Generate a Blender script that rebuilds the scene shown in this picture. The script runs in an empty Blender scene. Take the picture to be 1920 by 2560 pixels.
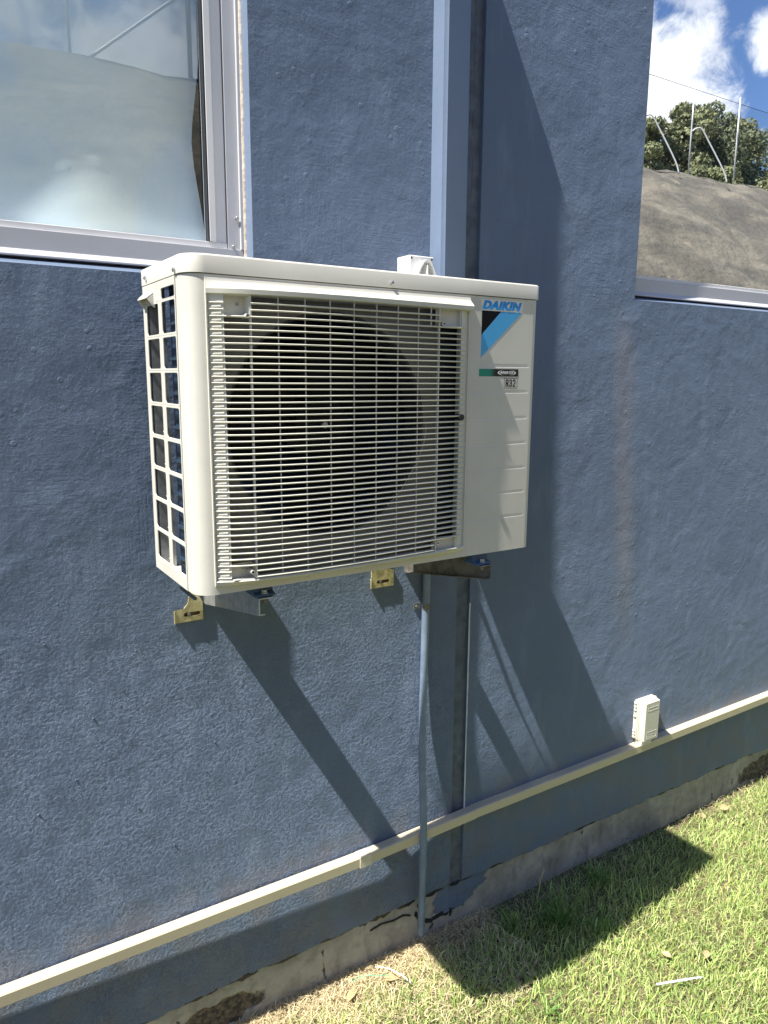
import bpy, math, random
import numpy as np
from mathutils import Matrix, Vector
S = bpy.context.scene
COL = S.collection
random.seed(7); RNG = np.random.default_rng(7)
R = math.radians

# ------------------------------------------------------------------ camera
# origin: the foot of the camera's perpendicular on the wall; wall face is y = 0, outside is -y
cd = bpy.data.cameras.new('camera'); cam = bpy.data.objects.new('camera', cd); COL.objects.link(cam)
cr = Vector((0.84549491, -0.53394559, 0.00636218)); cu = Vector((0.09076207, 0.15544118, 0.98366675))
cf = Vector((0.52621347, 0.83110779, -0.17988674))
cam.matrix_world = Matrix(((cr.x, cu.x, -cf.x, 0), (cr.y, cu.y, -cf.y, -1.8713), (cr.z, cu.z, -cf.z, 0), (0, 0, 0, 1)))
cd.sensor_fit = 'VERTICAL'; cd.sensor_height = 24; cd.lens = 24 * 1844.66 / 2560
cd.clip_start = 0.02; cd.clip_end = 1500
S.camera = cam

# ------------------------------------------------------------------ sun, sky, exposure
SUNV = Vector((-9.0, -1.0, 15.5)).normalized()          # towards the sun
sl = bpy.data.lights.new('sun', 'SUN'); sl.energy = 5.0; sl.angle = R(0.5); sl.color = (1.0, 0.95, 0.86)
so = bpy.data.objects.new('sun', sl); COL.objects.link(so); so.location = SUNV * 20
so.rotation_euler = SUNV.to_track_quat('Z', 'Y').to_euler()
S.view_settings.view_transform = 'Standard'; S.view_settings.look = 'None'
S.view_settings.gamma = 1; S.view_settings.exposure = 1.32

def N(nt, kind, **kw):
    n = nt.nodes.new(kind)
    for k, v in kw.items(): setattr(n, k, v)
    return n
def mathn(nt, op, a, b=None, c=None, clamp=False):
    n = nt.nodes.new('ShaderNodeMath'); n.operation = op; n.use_clamp = clamp
    for i, v in enumerate((a, b, c)):
        if v is None: continue
        if isinstance(v, (int, float)): n.inputs[i].default_value = v
        else: nt.links.new(v, n.inputs[i])
    return n.outputs[0]
def mixc(nt, fac, a, b, blend='MIX'):
    n = nt.nodes.new('ShaderNodeMix'); n.data_type = 'RGBA'; n.blend_type = blend
    for idx, v in ((0, fac), (6, a), (7, b)):
        if isinstance(v, (int, float)): n.inputs[idx].default_value = v
        elif isinstance(v, tuple): n.inputs[idx].default_value = (*v[:3], 1)
        else: nt.links.new(v, n.inputs[idx])
    return n.outputs[2]
def ramp(nt, v, lo, hi, a=0.0, b=1.0, smooth=True):
    n = nt.nodes.new('ShaderNodeMapRange'); n.interpolation_type = 'SMOOTHSTEP' if smooth else 'LINEAR'
    nt.links.new(v, n.inputs[0])
    for i, x in enumerate((lo, hi, a, b)): n.inputs[i + 1].default_value = x
    return n.outputs[0]
def noise(nt, vec, scale, detail=4, rough=0.5, dist=0.0, dims='3D'):
    n = nt.nodes.new('ShaderNodeTexNoise'); n.noise_dimensions = dims
    if vec is not None: nt.links.new(vec, n.inputs['Vector'])
    n.inputs['Scale'].default_value = scale; n.inputs['Detail'].default_value = detail
    n.inputs['Roughness'].default_value = rough; n.inputs['Distortion'].default_value = dist
    return n.outputs['Fac']

w = bpy.data.worlds.new('World'); S.world = w; w.use_nodes = True
nt = w.node_tree; nt.nodes.clear()
sky = N(nt, 'ShaderNodeTexSky'); sky.sky_type = 'NISHITA'; sky.sun_disc = False
sky.sun_elevation = math.asin(SUNV.z); sky.sun_rotation = math.atan2(SUNV.x, SUNV.y) % (2 * math.pi)
sky.air_density = 1.0; sky.dust_density = 0.25; sky.ozone_density = 2.0; sky.altitude = 100
tc = N(nt, 'ShaderNodeTexCoord'); dirv = tc.outputs['Generated']
fluff = noise(nt, dirv, 22, 8, 0.62, 0.4); fluff2 = noise(nt, dirv, 7, 6, 0.6)
def blob(c, rx, rz, amp=1.0):
    s = N(nt, 'ShaderNodeVectorMath', operation='SUBTRACT'); nt.links.new(dirv, s.inputs[0]); s.inputs[1].default_value = c
    m = N(nt, 'ShaderNodeVectorMath', operation='MULTIPLY'); nt.links.new(s.outputs[0], m.inputs[0]); m.inputs[1].default_value = (1 / rx, 1 / rx, 1 / rz)
    l = N(nt, 'ShaderNodeVectorMath', operation='LENGTH'); nt.links.new(m.outputs[0], l.inputs[0])
    d = mathn(nt, 'ADD', l.outputs['Value'], mathn(nt, 'MULTIPLY', mathn(nt, 'SUBTRACT', fluff, 0.5), 2.6))
    return ramp(nt, d, 1.35, 0.45, 0, amp)
cl = None
for args in (((.735, -.595, .325), .075, .055, 1.0), ((.715, -.61, .30), .08, .05, 1.0), ((.738, -.555, .402), .03, .018, .55), ((.796, -.50, .345), .026, .03, .75),
             ((.10, -.93, .40), .09, .05, .9), ((.26, -.90, .345), .10, .05, .9), ((.795, -.51, .26), .02, .015, .4)):
    b = blob(*args); cl = b if cl is None else mathn(nt, 'MAXIMUM', cl, b)
sep = N(nt, 'ShaderNodeSeparateXYZ'); nt.links.new(dirv, sep.inputs[0])
gen = mathn(nt, 'MULTIPLY', mathn(nt, 'MULTIPLY', ramp(nt, fluff2, 0.54, 0.68), ramp(nt, sep.outputs['X'], 0.3, -0.1)), ramp(nt, sep.outputs['Z'], 0.02, 0.15))     # scattered cumulus over the rest of the sky
cl = mathn(nt, 'MAXIMUM', cl, mathn(nt, 'MULTIPLY', gen, 0.8))
shade = noise(nt, dirv, 12, 5, 0.55)
ccol = mixc(nt, ramp(nt, shade, 0.35, 0.62), (9.5, 9.8, 10.5), (15.0, 15.0, 14.9))
skc = mixc(nt, cl, mixc(nt, 1.0, sky.outputs[0], (0.98, 1.14, 1.42), 'MULTIPLY'), ccol)
bg = N(nt, 'ShaderNodeBackground'); bg.inputs['Strength'].default_value = 0.052
nt.links.new(skc, bg.inputs['Color'])
out = N(nt, 'ShaderNodeOutputWorld'); nt.links.new(bg.outputs[0], out.inputs[0])

# ------------------------------------------------------------------ materials
def new_mat(name):
    m = bpy.data.materials.new(name); m.use_nodes = True
    nt = m.node_tree; bs = nt.nodes['Principled BSDF']; tc = nt.nodes.new('ShaderNodeTexCoord')
    return m, nt, bs, tc.outputs['Object']
def set_col(nt, bs, c):
    if isinstance(c, tuple): bs.inputs['Base Color'].default_value = (*c, 1)
    else: nt.links.new(c, bs.inputs['Base Color'])
def bump(nt, bs, h, dist, strength=1.0, prev=None):
    b = nt.nodes.new('ShaderNodeBump'); b.inputs['Distance'].default_value = dist; b.inputs['Strength'].default_value = strength
    nt.links.new(h, b.inputs['Height'])
    if prev is not None: nt.links.new(prev, b.inputs['Normal'])
    nt.links.new(b.outputs[0], bs.inputs['Normal']); return b.outputs[0]
def plain(name, col, rough=0.45, metal=0.0, var=0.06, scale=30, bmp=0.0, bscale=200, spec=0.5):
    m, nt, bs, co = new_mat(name)
    f = noise(nt, co, scale, 5, 0.6)
    dark = tuple(c * (1 - var) for c in col); light = tuple(min(1, c * (1 + var)) for c in col)
    set_col(nt, bs, mixc(nt, ramp(nt, f, 0.3, 0.7), dark, light))
    bs.inputs['Roughness'].default_value = rough; bs.inputs['Metallic'].default_value = metal
    bs.inputs['Specular IOR Level'].default_value = spec
    if bmp: bump(nt, bs, noise(nt, co, bscale, 3), bmp)
    return m

def scaled(nt, co, sc, rot=(0, 0, 0), loc=(0, 0, 0)):
    mp = nt.nodes.new('ShaderNodeMapping'); nt.links.new(co, mp.inputs[0])
    mp.inputs['Scale'].default_value = sc; mp.inputs['Rotation'].default_value = rot; mp.inputs['Location'].default_value = loc
    return mp.outputs[0]

def wall_paint():
    m, nt, bs, co = new_mat('blue_render_paint')
    sp = N(nt, 'ShaderNodeSeparateXYZ'); nt.links.new(co, sp.inputs[0]); X, Y, Z = sp.outputs
    big = noise(nt, co, 1.6, 3, 0.5)
    base = mixc(nt, ramp(nt, big, 0.3, 0.7), (0.098, 0.136, 0.205), (0.115, 0.157, 0.234))
    # chalky light wear and faint brown streaks
    wear = noise(nt, scaled(nt, co, (3, 3, 0.8)), 4, 6, 0.6)
    base = mixc(nt, ramp(nt, wear, 0.5, 0.75, 0, 0.5), base, (0.165, 0.215, 0.295))
    run = noise(nt, scaled(nt, co, (16, 1, 0.7)), 2.0, 5, 0.6)
    base = mixc(nt, ramp(nt, run, 0.55, 0.78, 0, 0.28), base, (0.085, 0.11, 0.15))
    dx = mathn(nt, 'ABSOLUTE', mathn(nt, 'SUBTRACT', X, mathn(nt, 'MULTIPLY_ADD', Z, -0.09, 2.235)))
    st = mathn(nt, 'MULTIPLY', ramp(nt, dx, 0.085, 0.02), mathn(nt, 'MULTIPLY', ramp(nt, Z, 0.3, 0.1), ramp(nt, Z, -1.2, -0.7)))
    st = mathn(nt, 'MULTIPLY', st, ramp(nt, noise(nt, scaled(nt, co, (5, 1, 2)), 3, 5), 0.15, 0.55))
    base = mixc(nt, mathn(nt, 'MULTIPLY', st, 0.42), base, (0.195, 0.185, 0.20))
    br = mathn(nt, 'MULTIPLY', ramp(nt, Z, -1.36, -1.5), ramp(nt, noise(nt, co, 9, 5), 0.4, 0.62))
    base = mixc(nt, mathn(nt, 'MULTIPLY', br, 0.4), base, (0.15, 0.14, 0.14))
    set_col(nt, bs, base)
    bs.inputs['Roughness'].default_value = 0.5; bs.inputs['Specular IOR Level'].default_value = 0.35
    # where the render is rough: mostly low on the left part
    rough = mathn(nt, 'MULTIPLY', ramp(nt, Z, -0.35, -1.0), ramp(nt, X, 1.9, 1.2))
    rough = mathn(nt, 'ADD', mathn(nt, 'MULTIPLY', rough, 0.62), 0.15)
    rough = mathn(nt, 'MULTIPLY', rough, ramp(nt, noise(nt, co, 2.3, 3), 0.25, 0.6, 0.45, 1.0))
    m.cycles.use_bump_map_correction = False
    a = noise(nt, co, 95, 6, 0.68)
    a = mathn(nt, 'MULTIPLY', ramp(nt, a, 0.45, 0.66), ramp(nt, noise(nt, co, 16, 3, 0.6), 0.35, 0.6, 0.35, 1.0))
    b = bump(nt, bs, mathn(nt, 'MULTIPLY', a, rough), 0.0026)
    b = bump(nt, bs, mathn(nt, 'MULTIPLY', noise(nt, co, 135, 5, 0.62), mathn(nt, 'MULTIPLY_ADD', rough, 1.0, 0.14)), 0.0024, 1.0, b)
    # brush marks
    br1 = noise(nt, scaled(nt, co, (150, 30, 9), (0, 0.25, 0)), 1.0, 3, 0.5, 0.5)
    br2 = noise(nt, scaled(nt, co, (14, 30, 170), (0, 0.5, 0)), 1.0, 3, 0.5, 0.5)
    bmk = ramp(nt, noise(nt, co, 3.0, 2), 0.42, 0.58)
    hm = mixc(nt, bmk, br1, br2)
    b = bump(nt, bs, mathn(nt, 'MULTIPLY', hm, ramp(nt, noise(nt, co, 1.7, 3, 0.6), 0.42, 0.62, 0.06, 1.0)), 0.0022, 0.4, b)
    # gentle trowel waves
    b = bump(nt, bs, noise(nt, co, 6, 3, 0.5, 0.4), 0.010, 0.7, b)
    b = bump(nt, bs, noise(nt, co, 26, 4, 0.55), 0.0022, 0.8, b)
    # scattered flat blisters and scraper lines in the paint
    vo = N(nt, 'ShaderNodeTexVoronoi'); nt.links.new(co, vo.inputs['Vector']); vo.inputs['Scale'].default_value = 26
    bl = mathn(nt, 'MULTIPLY', ramp(nt, vo.outputs['Distance'], 0.22, 0.12), ramp(nt, noise(nt, co, 5, 3), 0.52, 0.62))
    b = bump(nt, bs, bl, 0.0009, 0.9, b)
    # bump tilts the flat wall's normals to the sun, brightening the right half most
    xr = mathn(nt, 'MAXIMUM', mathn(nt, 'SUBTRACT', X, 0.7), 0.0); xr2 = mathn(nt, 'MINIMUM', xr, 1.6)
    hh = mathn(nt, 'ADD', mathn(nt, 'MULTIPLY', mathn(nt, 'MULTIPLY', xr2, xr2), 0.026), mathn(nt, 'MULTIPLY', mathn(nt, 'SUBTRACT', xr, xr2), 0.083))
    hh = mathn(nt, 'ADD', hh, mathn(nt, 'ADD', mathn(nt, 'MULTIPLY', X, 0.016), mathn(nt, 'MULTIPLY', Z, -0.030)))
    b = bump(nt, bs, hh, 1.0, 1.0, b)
    bs.inputs['Diffuse Roughness'].default_value = 0.2
    return m

def concrete_mat():
    m, nt, bs, co = new_mat('old_concrete')
    sp = N(nt, 'ShaderNodeSeparateXYZ'); nt.links.new(co, sp.inputs[0]); X, Y, Z = sp.outputs
    a = noise(nt, co, 6, 8, 0.65); b_ = noise(nt, co, 30, 6, 0.6)
    c = mixc(nt, ramp(nt, a, 0.3, 0.7), (0.20, 0.195, 0.175), (0.39, 0.38, 0.34))
    c = mixc(nt, ramp(nt, b_, 0.5, 0.72, 0, 0.5), c, (0.15, 0.15, 0.13))
    c = mixc(nt, ramp(nt, noise(nt, scaled(nt, co, (9, 1, 2)), 3, 5), 0.56, 0.75, 0, 0.6), c, (0.13, 0.13, 0.125))
    # a spalled hole showing brown aggregate on the left and dark rubble on the right
    def spot(cx, cz, rx, rz):
        u = mathn(nt, 'MULTIPLY', mathn(nt, 'SUBTRACT', X, cx), 1 / rx); v = mathn(nt, 'MULTIPLY', mathn(nt, 'SUBTRACT', Z, cz), 1 / rz)
        d = mathn(nt, 'SQRT', mathn(nt, 'ADD', mathn(nt, 'MULTIPLY', u, u), mathn(nt, 'MULTIPLY', v, v)))
        d = mathn(nt, 'ADD', d, mathn(nt, 'MULTIPLY', mathn(nt, 'SUBTRACT', noise(nt, co, 25, 4), 0.5), 0.9))
        return ramp(nt, d, 1.1, 0.95)
    h = mathn(nt, 'MAXIMUM', spot(0.62, -1.9, 0.13, 0.045), spot(3.55, -1.93, 0.30, 0.06))
    agg = noise(nt, co, 60, 6, 0.7)
    c = mixc(nt, h, c, mixc(nt, ramp(nt, agg, 0.4, 0.6), (0.03, 0.028, 0.026), (0.14, 0.115, 0.085)))
    # shrinkage cracks
    vo = N(nt, 'ShaderNodeTexVoronoi', feature='DISTANCE_TO_EDGE'); nt.links.new(scaled(nt, co, (1.0, 0.0, 0.35)), vo.inputs['Vector']); vo.inputs['Scale'].default_value = 2.6
    dist = mathn(nt, 'ADD', vo.outputs['Distance'], mathn(nt, 'MULTIPLY', mathn(nt, 'SUBTRACT', b_, 0.5), 0.09))
    crack = mathn(nt, 'MULTIPLY', ramp(nt, dist, 0.007, 0.0), ramp(nt, a, 0.5, 0.55))
    c = mixc(nt, mathn(nt, 'MULTIPLY', crack, 0.85), c, (0.03, 0.03, 0.03))
    set_col(nt, bs, c); bs.inputs['Roughness'].default_value = 0.9
    hh = mathn(nt, 'SUBTRACT', mathn(nt, 'MULTIPLY', b_, 0.4), mathn(nt, 'ADD', crack, mathn(nt, 'MULTIPLY', h, mathn(nt, 'ADD', agg, 0.6))))
    bump(nt, bs, hh, 0.008)
    return m

def soil_mat():
    m, nt, bs, co = new_mat('lawn_soil')
    a = noise(nt, co, 3, 6, 0.6); b_ = noise(nt, co, 90, 5, 0.7)
    c = mixc(nt, ramp(nt, a, 0.35, 0.65), (0.10, 0.12, 0.035), (0.17, 0.14, 0.075))
    c = mixc(nt, ramp(nt, b_, 0.4, 0.6, 0, 0.8), c, (0.06, 0.05, 0.028))
    sp = N(nt, 'ShaderNodeSeparateXYZ'); nt.links.new(co, sp.inputs[0])
    yj = mathn(nt, 'ADD', sp.outputs[1], mathn(nt, 'MULTIPLY', mathn(nt, 'SUBTRACT', noise(nt, co, 9, 4), 0.5), 0.3))
    stz = mathn(nt, 'MULTIPLY', ramp(nt, yj, -0.20, -0.06), ramp(nt, sp.outputs[0], 1.9, 1.3))
    c = mixc(nt, mathn(nt, 'MULTIPLY', stz, 0.8), c, mixc(nt, b_, (0.16, 0.12, 0.07), (0.42, 0.33, 0.19)))
    set_col(nt, bs, c); bs.inputs['Roughness'].default_value = 0.95
    bump(nt, bs, b_, 0.01)
    return m
def field_mat():
    m, nt, bs, co = new_mat('mown_field')
    a = noise(nt, co, 0.8, 6, 0.6); b_ = noise(nt, co, 40, 4, 0.7)
    c = mixc(nt, ramp(nt, a, 0.35, 0.65), (0.07, 0.105, 0.03), (0.13, 0.14, 0.065))
    c = mixc(nt, ramp(nt, b_, 0.4, 0.6, 0, 0.5), c, (0.07, 0.075, 0.03))
    set_col(nt, bs, c); bs.inputs['Roughness'].default_value = 0.95
    return m
def attr_mat(name, rough=0.6, trans=0.0):
    m, nt, bs, co = new_mat(name)
    a = N(nt, 'ShaderNodeAttribute', attribute_name='Col'); nt.links.new(a.outputs['Color'], bs.inputs['Base Color'])
    bs.inputs['Roughness'].default_value = rough; bs.inputs['Specular IOR Level'].default_value = 0.3
    if trans:
        o = [n for n in nt.nodes if n.type == 'OUTPUT_MATERIAL'][0]
        t = N(nt, 'ShaderNodeBsdfTranslucent'); nt.links.new(a.outputs['Color'], t.inputs['Color'])
        mx = N(nt, 'ShaderNodeMixShader'); mx.inputs[0].default_value = trans
        nt.links.new(bs.outputs[0], mx.inputs[1]); nt.links.new(t.outputs[0], mx.inputs[2]); nt.links.new(mx.outputs[0], o.inputs[0])
    return m
def glass_mat(name='mirror_film_glass', k=2.6, c=0.60):
    m, nt, bs, co = new_mat(name)
    o = [n for n in nt.nodes if n.type == 'OUTPUT_MATERIAL'][0]; nt.nodes.remove(bs)
    g = N(nt, 'ShaderNodeBsdfGlossy'); g.inputs['Roughness'].default_value = 0.0; g.inputs['Color'].default_value = (0.93, 0.95, 0.97, 1)
    t = N(nt, 'ShaderNodeBsdfTransparent'); t.inputs['Color'].default_value = (0.90, 0.97, 1.0, 1)
    lw = N(nt, 'ShaderNodeFresnel'); lw.inputs['IOR'].default_value = 1.5
    mx = N(nt, 'ShaderNodeMixShader'); nt.links.new(mathn(nt, 'MULTIPLY_ADD', lw.outputs[0], k, c, clamp=True), mx.inputs[0])
    nt.links.new(t.outputs[0], mx.inputs[1]); nt.links.new(g.outputs[0], mx.inputs[2]); nt.links.new(mx.outputs[0], o.inputs[0])
    return m
def rock_mat():
    m, nt, bs, co = new_mat('rock_face')
    a = noise(nt, co, 0.5, 8, 0.62, 0.5); b_ = noise(nt, scaled(nt, co, (0.35, 1, 1.2), (0, 0.55, 0)), 1.1, 7, 0.65, 0.3)
    c = mixc(nt, ramp(nt, a, 0.35, 0.65), (0.115, 0.103, 0.08), (0.215, 0.19, 0.145))
    c = mixc(nt, ramp(nt, b_, 0.44, 0.62, 0, 0.8), c, (0.095, 0.088, 0.075))
    c = mixc(nt, ramp(nt, noise(nt, co, 1.3, 5, 0.7), 0.6, 0.72, 0, 0.5), c, (0.40, 0.33, 0.22))
    set_col(nt, bs, c); bs.inputs['Roughness'].default_value = 0.95
    bump(nt, bs, noise(nt, co, 2, 7, 0.6), 0.12)
    return m
def coil_mat(name):
    m, nt, bs, co = new_mat(name)
    wv = N(nt, 'ShaderNodeTexWave', wave_type='BANDS', bands_direction='Z'); nt.links.new(co, wv.inputs['Vector'])
    wv.inputs['Scale'].default_value = 22; wv.inputs['Distortion'].default_value = 1.0
    set_col(nt, bs, mixc(nt, wv.outputs['Fac'], (0.014, 0.028, 0.062), (0.04, 0.072, 0.13)))
    bs.inputs['Roughness'].default_value = 0.3; bs.inputs['Metallic'].default_value = 0.5
    return m
def sticker_mat():
    m, nt, bs, co = new_mat('green_to_black_film')
    sp = N(nt, 'ShaderNodeSeparateXYZ'); nt.links.new(co, sp.inputs[0])
    set_col(nt, bs, mixc(nt, ramp(nt, sp.outputs[0], 1.232, 1.258), (0.0, 0.22, 0.15), (0.006, 0.006, 0.007)))
    bs.inputs['Roughness'].default_value = 0.4
    return m
def net_mat():
    m, nt, bs, co = new_mat('net_mesh')
    o = [n for n in nt.nodes if n.type == 'OUTPUT_MATERIAL'][0]
    bs.inputs['Base Color'].default_value = (0.09, 0.10, 0.10, 1); bs.inputs['Roughness'].default_value = 0.8
    sp = N(nt, 'ShaderNodeSeparateXYZ'); nt.links.new(co, sp.inputs[0])
    def line(e): return mathn(nt, 'LESS_THAN', mathn(nt, 'FRACT', mathn(nt, 'MULTIPLY', e, 16.0)), 0.055)
    g = mathn(nt, 'MAXIMUM', line(mathn(nt, 'ADD', sp.outputs[0], sp.outputs[2])), line(mathn(nt, 'SUBTRACT', sp.outputs[0], sp.outputs[2])))
    t = N(nt, 'ShaderNodeBsdfTransparent'); mx = N(nt, 'ShaderNodeMixShader')
    nt.links.new(g, mx.inputs[0]); nt.links.new(t.outputs[0], mx.inputs[1]); nt.links.new(bs.outputs[0], mx.inputs[2]); nt.links.new(mx.outputs[0], o.inputs[0])
    return m
def curtain_mat():
    m, nt, bs, co = new_mat('curtain_lining')
    a = noise(nt, scaled(nt, co, (2.0, 1, 1.4), (0, 0.5, 0)), 1.6, 4, 0.5, 0.8)
    set_col(nt, bs, mixc(nt, ramp(nt, a, 0.35, 0.65), (0.76, 0.84, 0.90), (0.90, 0.91, 0.85)))
    bs.inputs['Roughness'].default_value = 0.8
    return m

M = dict(
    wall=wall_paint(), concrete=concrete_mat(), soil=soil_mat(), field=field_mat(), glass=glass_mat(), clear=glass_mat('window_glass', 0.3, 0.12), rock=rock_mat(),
    coil=coil_mat('coil_fins'), sticker=sticker_mat(), net=net_mat(), curtain=curtain_mat(),
    blue_smooth=plain('smooth_blue_paint', (0.135, 0.180, 0.265), 0.35, var=0.05, scale=6, bmp=0.0004, bscale=60),
    joint=plain('joint_filler', (0.085, 0.105, 0.14), 0.7, var=0.25, scale=25, bmp=0.004, bscale=40),
    mastic=plain('black_mastic', (0.012, 0.014, 0.016), 0.6, var=0.3, bmp=0.003, bscale=80),
    ivory=plain('ivory_enamel', (0.53, 0.52, 0.47), 0.38, var=0.045, scale=7, bmp=0.00008, bscale=700),
    ivory_plastic=plain('ivory_plastic', (0.54, 0.53, 0.47), 0.45, var=0.04, scale=12),
    shroud=plain('shaded_shroud_enamel', (0.21, 0.205, 0.19), 0.5, var=0.06, scale=12), bell=plain('bell_mouth', (0.06, 0.06, 0.062), 0.5),  # shroud: the casing enamel, darkened to paint in the shade behind the grille
    dark=plain('dark_plastic', (0.006, 0.006, 0.007), 0.6, var=0.2, spec=0.25), inner=plain('cabinet_inside', (0.02, 0.022, 0.03), 0.7, var=0.2),
    hole=plain('screw_hole', (0.01, 0.01, 0.01), 0.8),
    zinc=plain('galvanised_steel', (0.42, 0.44, 0.46), 0.42, metal=0.75, var=0.18, scale=45, bmp=0.0004, bscale=90),
    steel=plain('screw_steel', (0.55, 0.55, 0.56), 0.3, metal=0.9),
    brownz=plain('rusty_zinc', (0.17, 0.16, 0.145), 0.55, metal=0.4, var=0.35, scale=30),
    gold=plain('yellow_zinc_plate', (0.47, 0.42, 0.24), 0.45, metal=0.3, var=0.35, scale=40, bmp=0.0006, bscale=120),
    rubber=plain('blue_rubber', (0.03, 0.07, 0.16), 0.45, var=0.15),
    white_al=plain('white_aluminium', (0.66, 0.66, 0.67), 0.3, var=0.03, scale=8),
    grey_al=plain('grey_aluminium', (0.46, 0.465, 0.49), 0.35, var=0.03, scale=8),
    seal=plain('old_sealant', (0.50, 0.42, 0.34), 0.8, var=0.15, bmp=0.001, bscale=120),
    black_rub=plain('black_gasket', (0.015, 0.015, 0.018), 0.5),
    trim=plain('beige_duct_plastic', (0.51, 0.445, 0.325), 0.38, var=0.03, scale=6),
    box_white=plain('cream_box_plastic', (0.62, 0.595, 0.51), 0.4, var=0.02), switch=plain('white_switch_plastic', (0.62, 0.63, 0.62), 0.35, var=0.02),
    conduit=plain('blue_painted_conduit', (0.15, 0.20, 0.28), 0.35, var=0.12, scale=14, bmp=0.0004, bscale=80),
    logo=plain('logo_blue', (0.0, 0.25, 0.66), 0.35, var=0.01), logo_light=plain('logo_light_blue', (0.055, 0.34, 0.66), 0.35, var=0.01),
    black=plain('print_black', (0.004, 0.004, 0.006), 0.5, spec=0.15), white=plain('print_white', (0.8, 0.8, 0.8), 0.4),
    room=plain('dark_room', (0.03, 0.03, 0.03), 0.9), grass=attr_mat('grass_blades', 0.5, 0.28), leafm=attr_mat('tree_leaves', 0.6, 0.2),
    bark=plain('tree_bark', (0.12, 0.10, 0.08), 0.9, var=0.3, scale=5), pole=plain('pale_steel_pole', (0.62, 0.62, 0.60), 0.45, metal=0.2),
    dry=plain('dried_leaf', (0.48, 0.33, 0.17), 0.7, var=0.2, scale=60), straw=plain('pale_blue_plastic', (0.70, 0.83, 0.86), 0.35),
    green_tie=plain('green_plastic', (0.12, 0.45, 0.26), 0.4), white_pl=plain('white_plastic', (0.8, 0.8, 0.82), 0.4),
    foam=plain('black_pipe_foam', (0.02, 0.02, 0.02), 0.8), litepatch=plain('bare_render', (0.50, 0.52, 0.56), 0.8, var=0.1),
)

# ------------------------------------------------------------------ mesh helpers
class MB:
    def __init__(s): s.v = []; s.f = []; s.mi = []; s.mat = 0
    def add(s, vs, fs):
        b = len(s.v); s.v += [tuple(map(float, p)) for p in vs]; s.f += [tuple(i + b for i in f) for f in fs]; s.mi += [s.mat] * len(fs); return s
    def box(s, x0, x1, y0, y1, z0, z1):
        return s.add([(x, y, z) for x in (x0, x1) for y in (y0, y1) for z in (z0, z1)],
                     [(0, 1, 3, 2), (4, 6, 7, 5), (0, 4, 5, 1), (2, 3, 7, 6), (0, 2, 6, 4), (1, 5, 7, 3)])
    def quad(s, a, b, c, d): return s.add([a, b, c, d], [(0, 1, 2, 3)])
    def prism(s, poly, axis, a, b):
        # poly: 2-D points in the two remaining axes (order x,y,z), extruded along axis from a to b
        n = len(poly); mk = {0: lambda p, t: (t, p[0], p[1]), 1: lambda p, t: (p[0], t, p[1]), 2: lambda p, t: (p[0], p[1], t)}[axis]
        return s.add([mk(p, a) for p in poly] + [mk(p, b) for p in poly],
                     [tuple(range(n))[::-1], tuple(range(n, 2 * n))] + [(i, (i + 1) % n, n + (i + 1) % n, n + i) for i in range(n)])
    def strip(s, rows):        # rows of equal length lists of points, joined with quads
        n = len(rows[0]); vs = [p for r_ in rows for p in r_]
        return s.add(vs, [(j * n + i, j * n + i + 1, (j + 1) * n + i + 1, (j + 1) * n + i) for j in range(len(rows) - 1) for i in range(n - 1)])
    def tube(s, pts, r, n=10, caps=True):
        pts = [Vector(p) for p in pts]; rr = r if isinstance(r, (list, tuple)) else [r] * len(pts)
        rows = []; up = Vector((0.31, 0.17, 0.93))
        for i, p in enumerate(pts):
            d = (pts[min(i + 1, len(pts) - 1)] - pts[max(i - 1, 0)]).normalized()
            if abs(d.dot(up)) > 0.95: up = Vector((1, 0.1, 0))
            a = d.cross(up).normalized(); b = d.cross(a); up = -b if False else up
            rows.append([p + (a * math.cos(t) + b * math.sin(t)) * rr[i] for t in [2 * math.pi * k / n for k in range(n)]])
        vs = [q for r_ in rows for q in r_]; m = len(rows)
        fs = [(j * n + k, j * n + (k + 1) % n, (j + 1) * n + (k + 1) % n, (j + 1) * n + k) for j in range(m - 1) for k in range(n)]
        if caps: fs += [tuple(range(n))[::-1], tuple(range((m - 1) * n, m * n))]
        return s.add(vs, fs)
    def ring(s, c, r0, r1, y, axis=1, n=24, y1=None):
        y1 = y if y1 is None else y1
        P = lambda r, yy, t: (c[0] + r * math.cos(t), yy, c[1] + r * math.sin(t))
        ts = [2 * math.pi * k / n for k in range(n + 1)]
        return s.strip([[P(r0, y, t) for t in ts], [P(r1, y1, t) for t in ts]])
    def build(s, name, mats, parent=None, smooth=False, bevel=0, seg=2, auto=None):
        me = bpy.data.meshes.new(name); me.from_pydata(s.v, [], s.f)
        for m in (mats if isinstance(mats, (list, tuple)) else [mats]): me.materials.append(m)
        me.polygons.foreach_set('material_index', s.mi); me.update()
        o = bpy.data.objects.new(name, me); COL.objects.link(o)
        if parent is not None:
            o.parent = parent; o.matrix_parent_inverse = Matrix.Translation(-world_loc(parent))
        if smooth: me.polygons.foreach_set('use_smooth', [True] * len(me.polygons))
        if auto is not None:
            me.polygons.foreach_set('use_smooth', [True] * len(me.polygons)); me.set_sharp_from_angle(angle=R(auto))
        if bevel:
            b = o.modifiers.new('bevel', 'BEVEL'); b.width = bevel; b.segments = seg; b.limit_method = 'ANGLE'; b.angle_limit = R(35)
            me.polygons.foreach_set('use_smooth', [True] * len(me.polygons)); me.set_sharp_from_angle(angle=R(35)); b.harden_normals = False
        return o
WL = {}
def world_loc(o): return WL.get(o.name, Vector((0, 0, 0)))
def thing(name, label, cat, loc=(0, 0, 0), group=None):
    o = bpy.data.objects.new(name, None); COL.objects.link(o); o.location = loc; o.empty_display_size = 0.05
    WL[o.name] = Vector(loc); return tag(o, label, cat, group)
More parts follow.
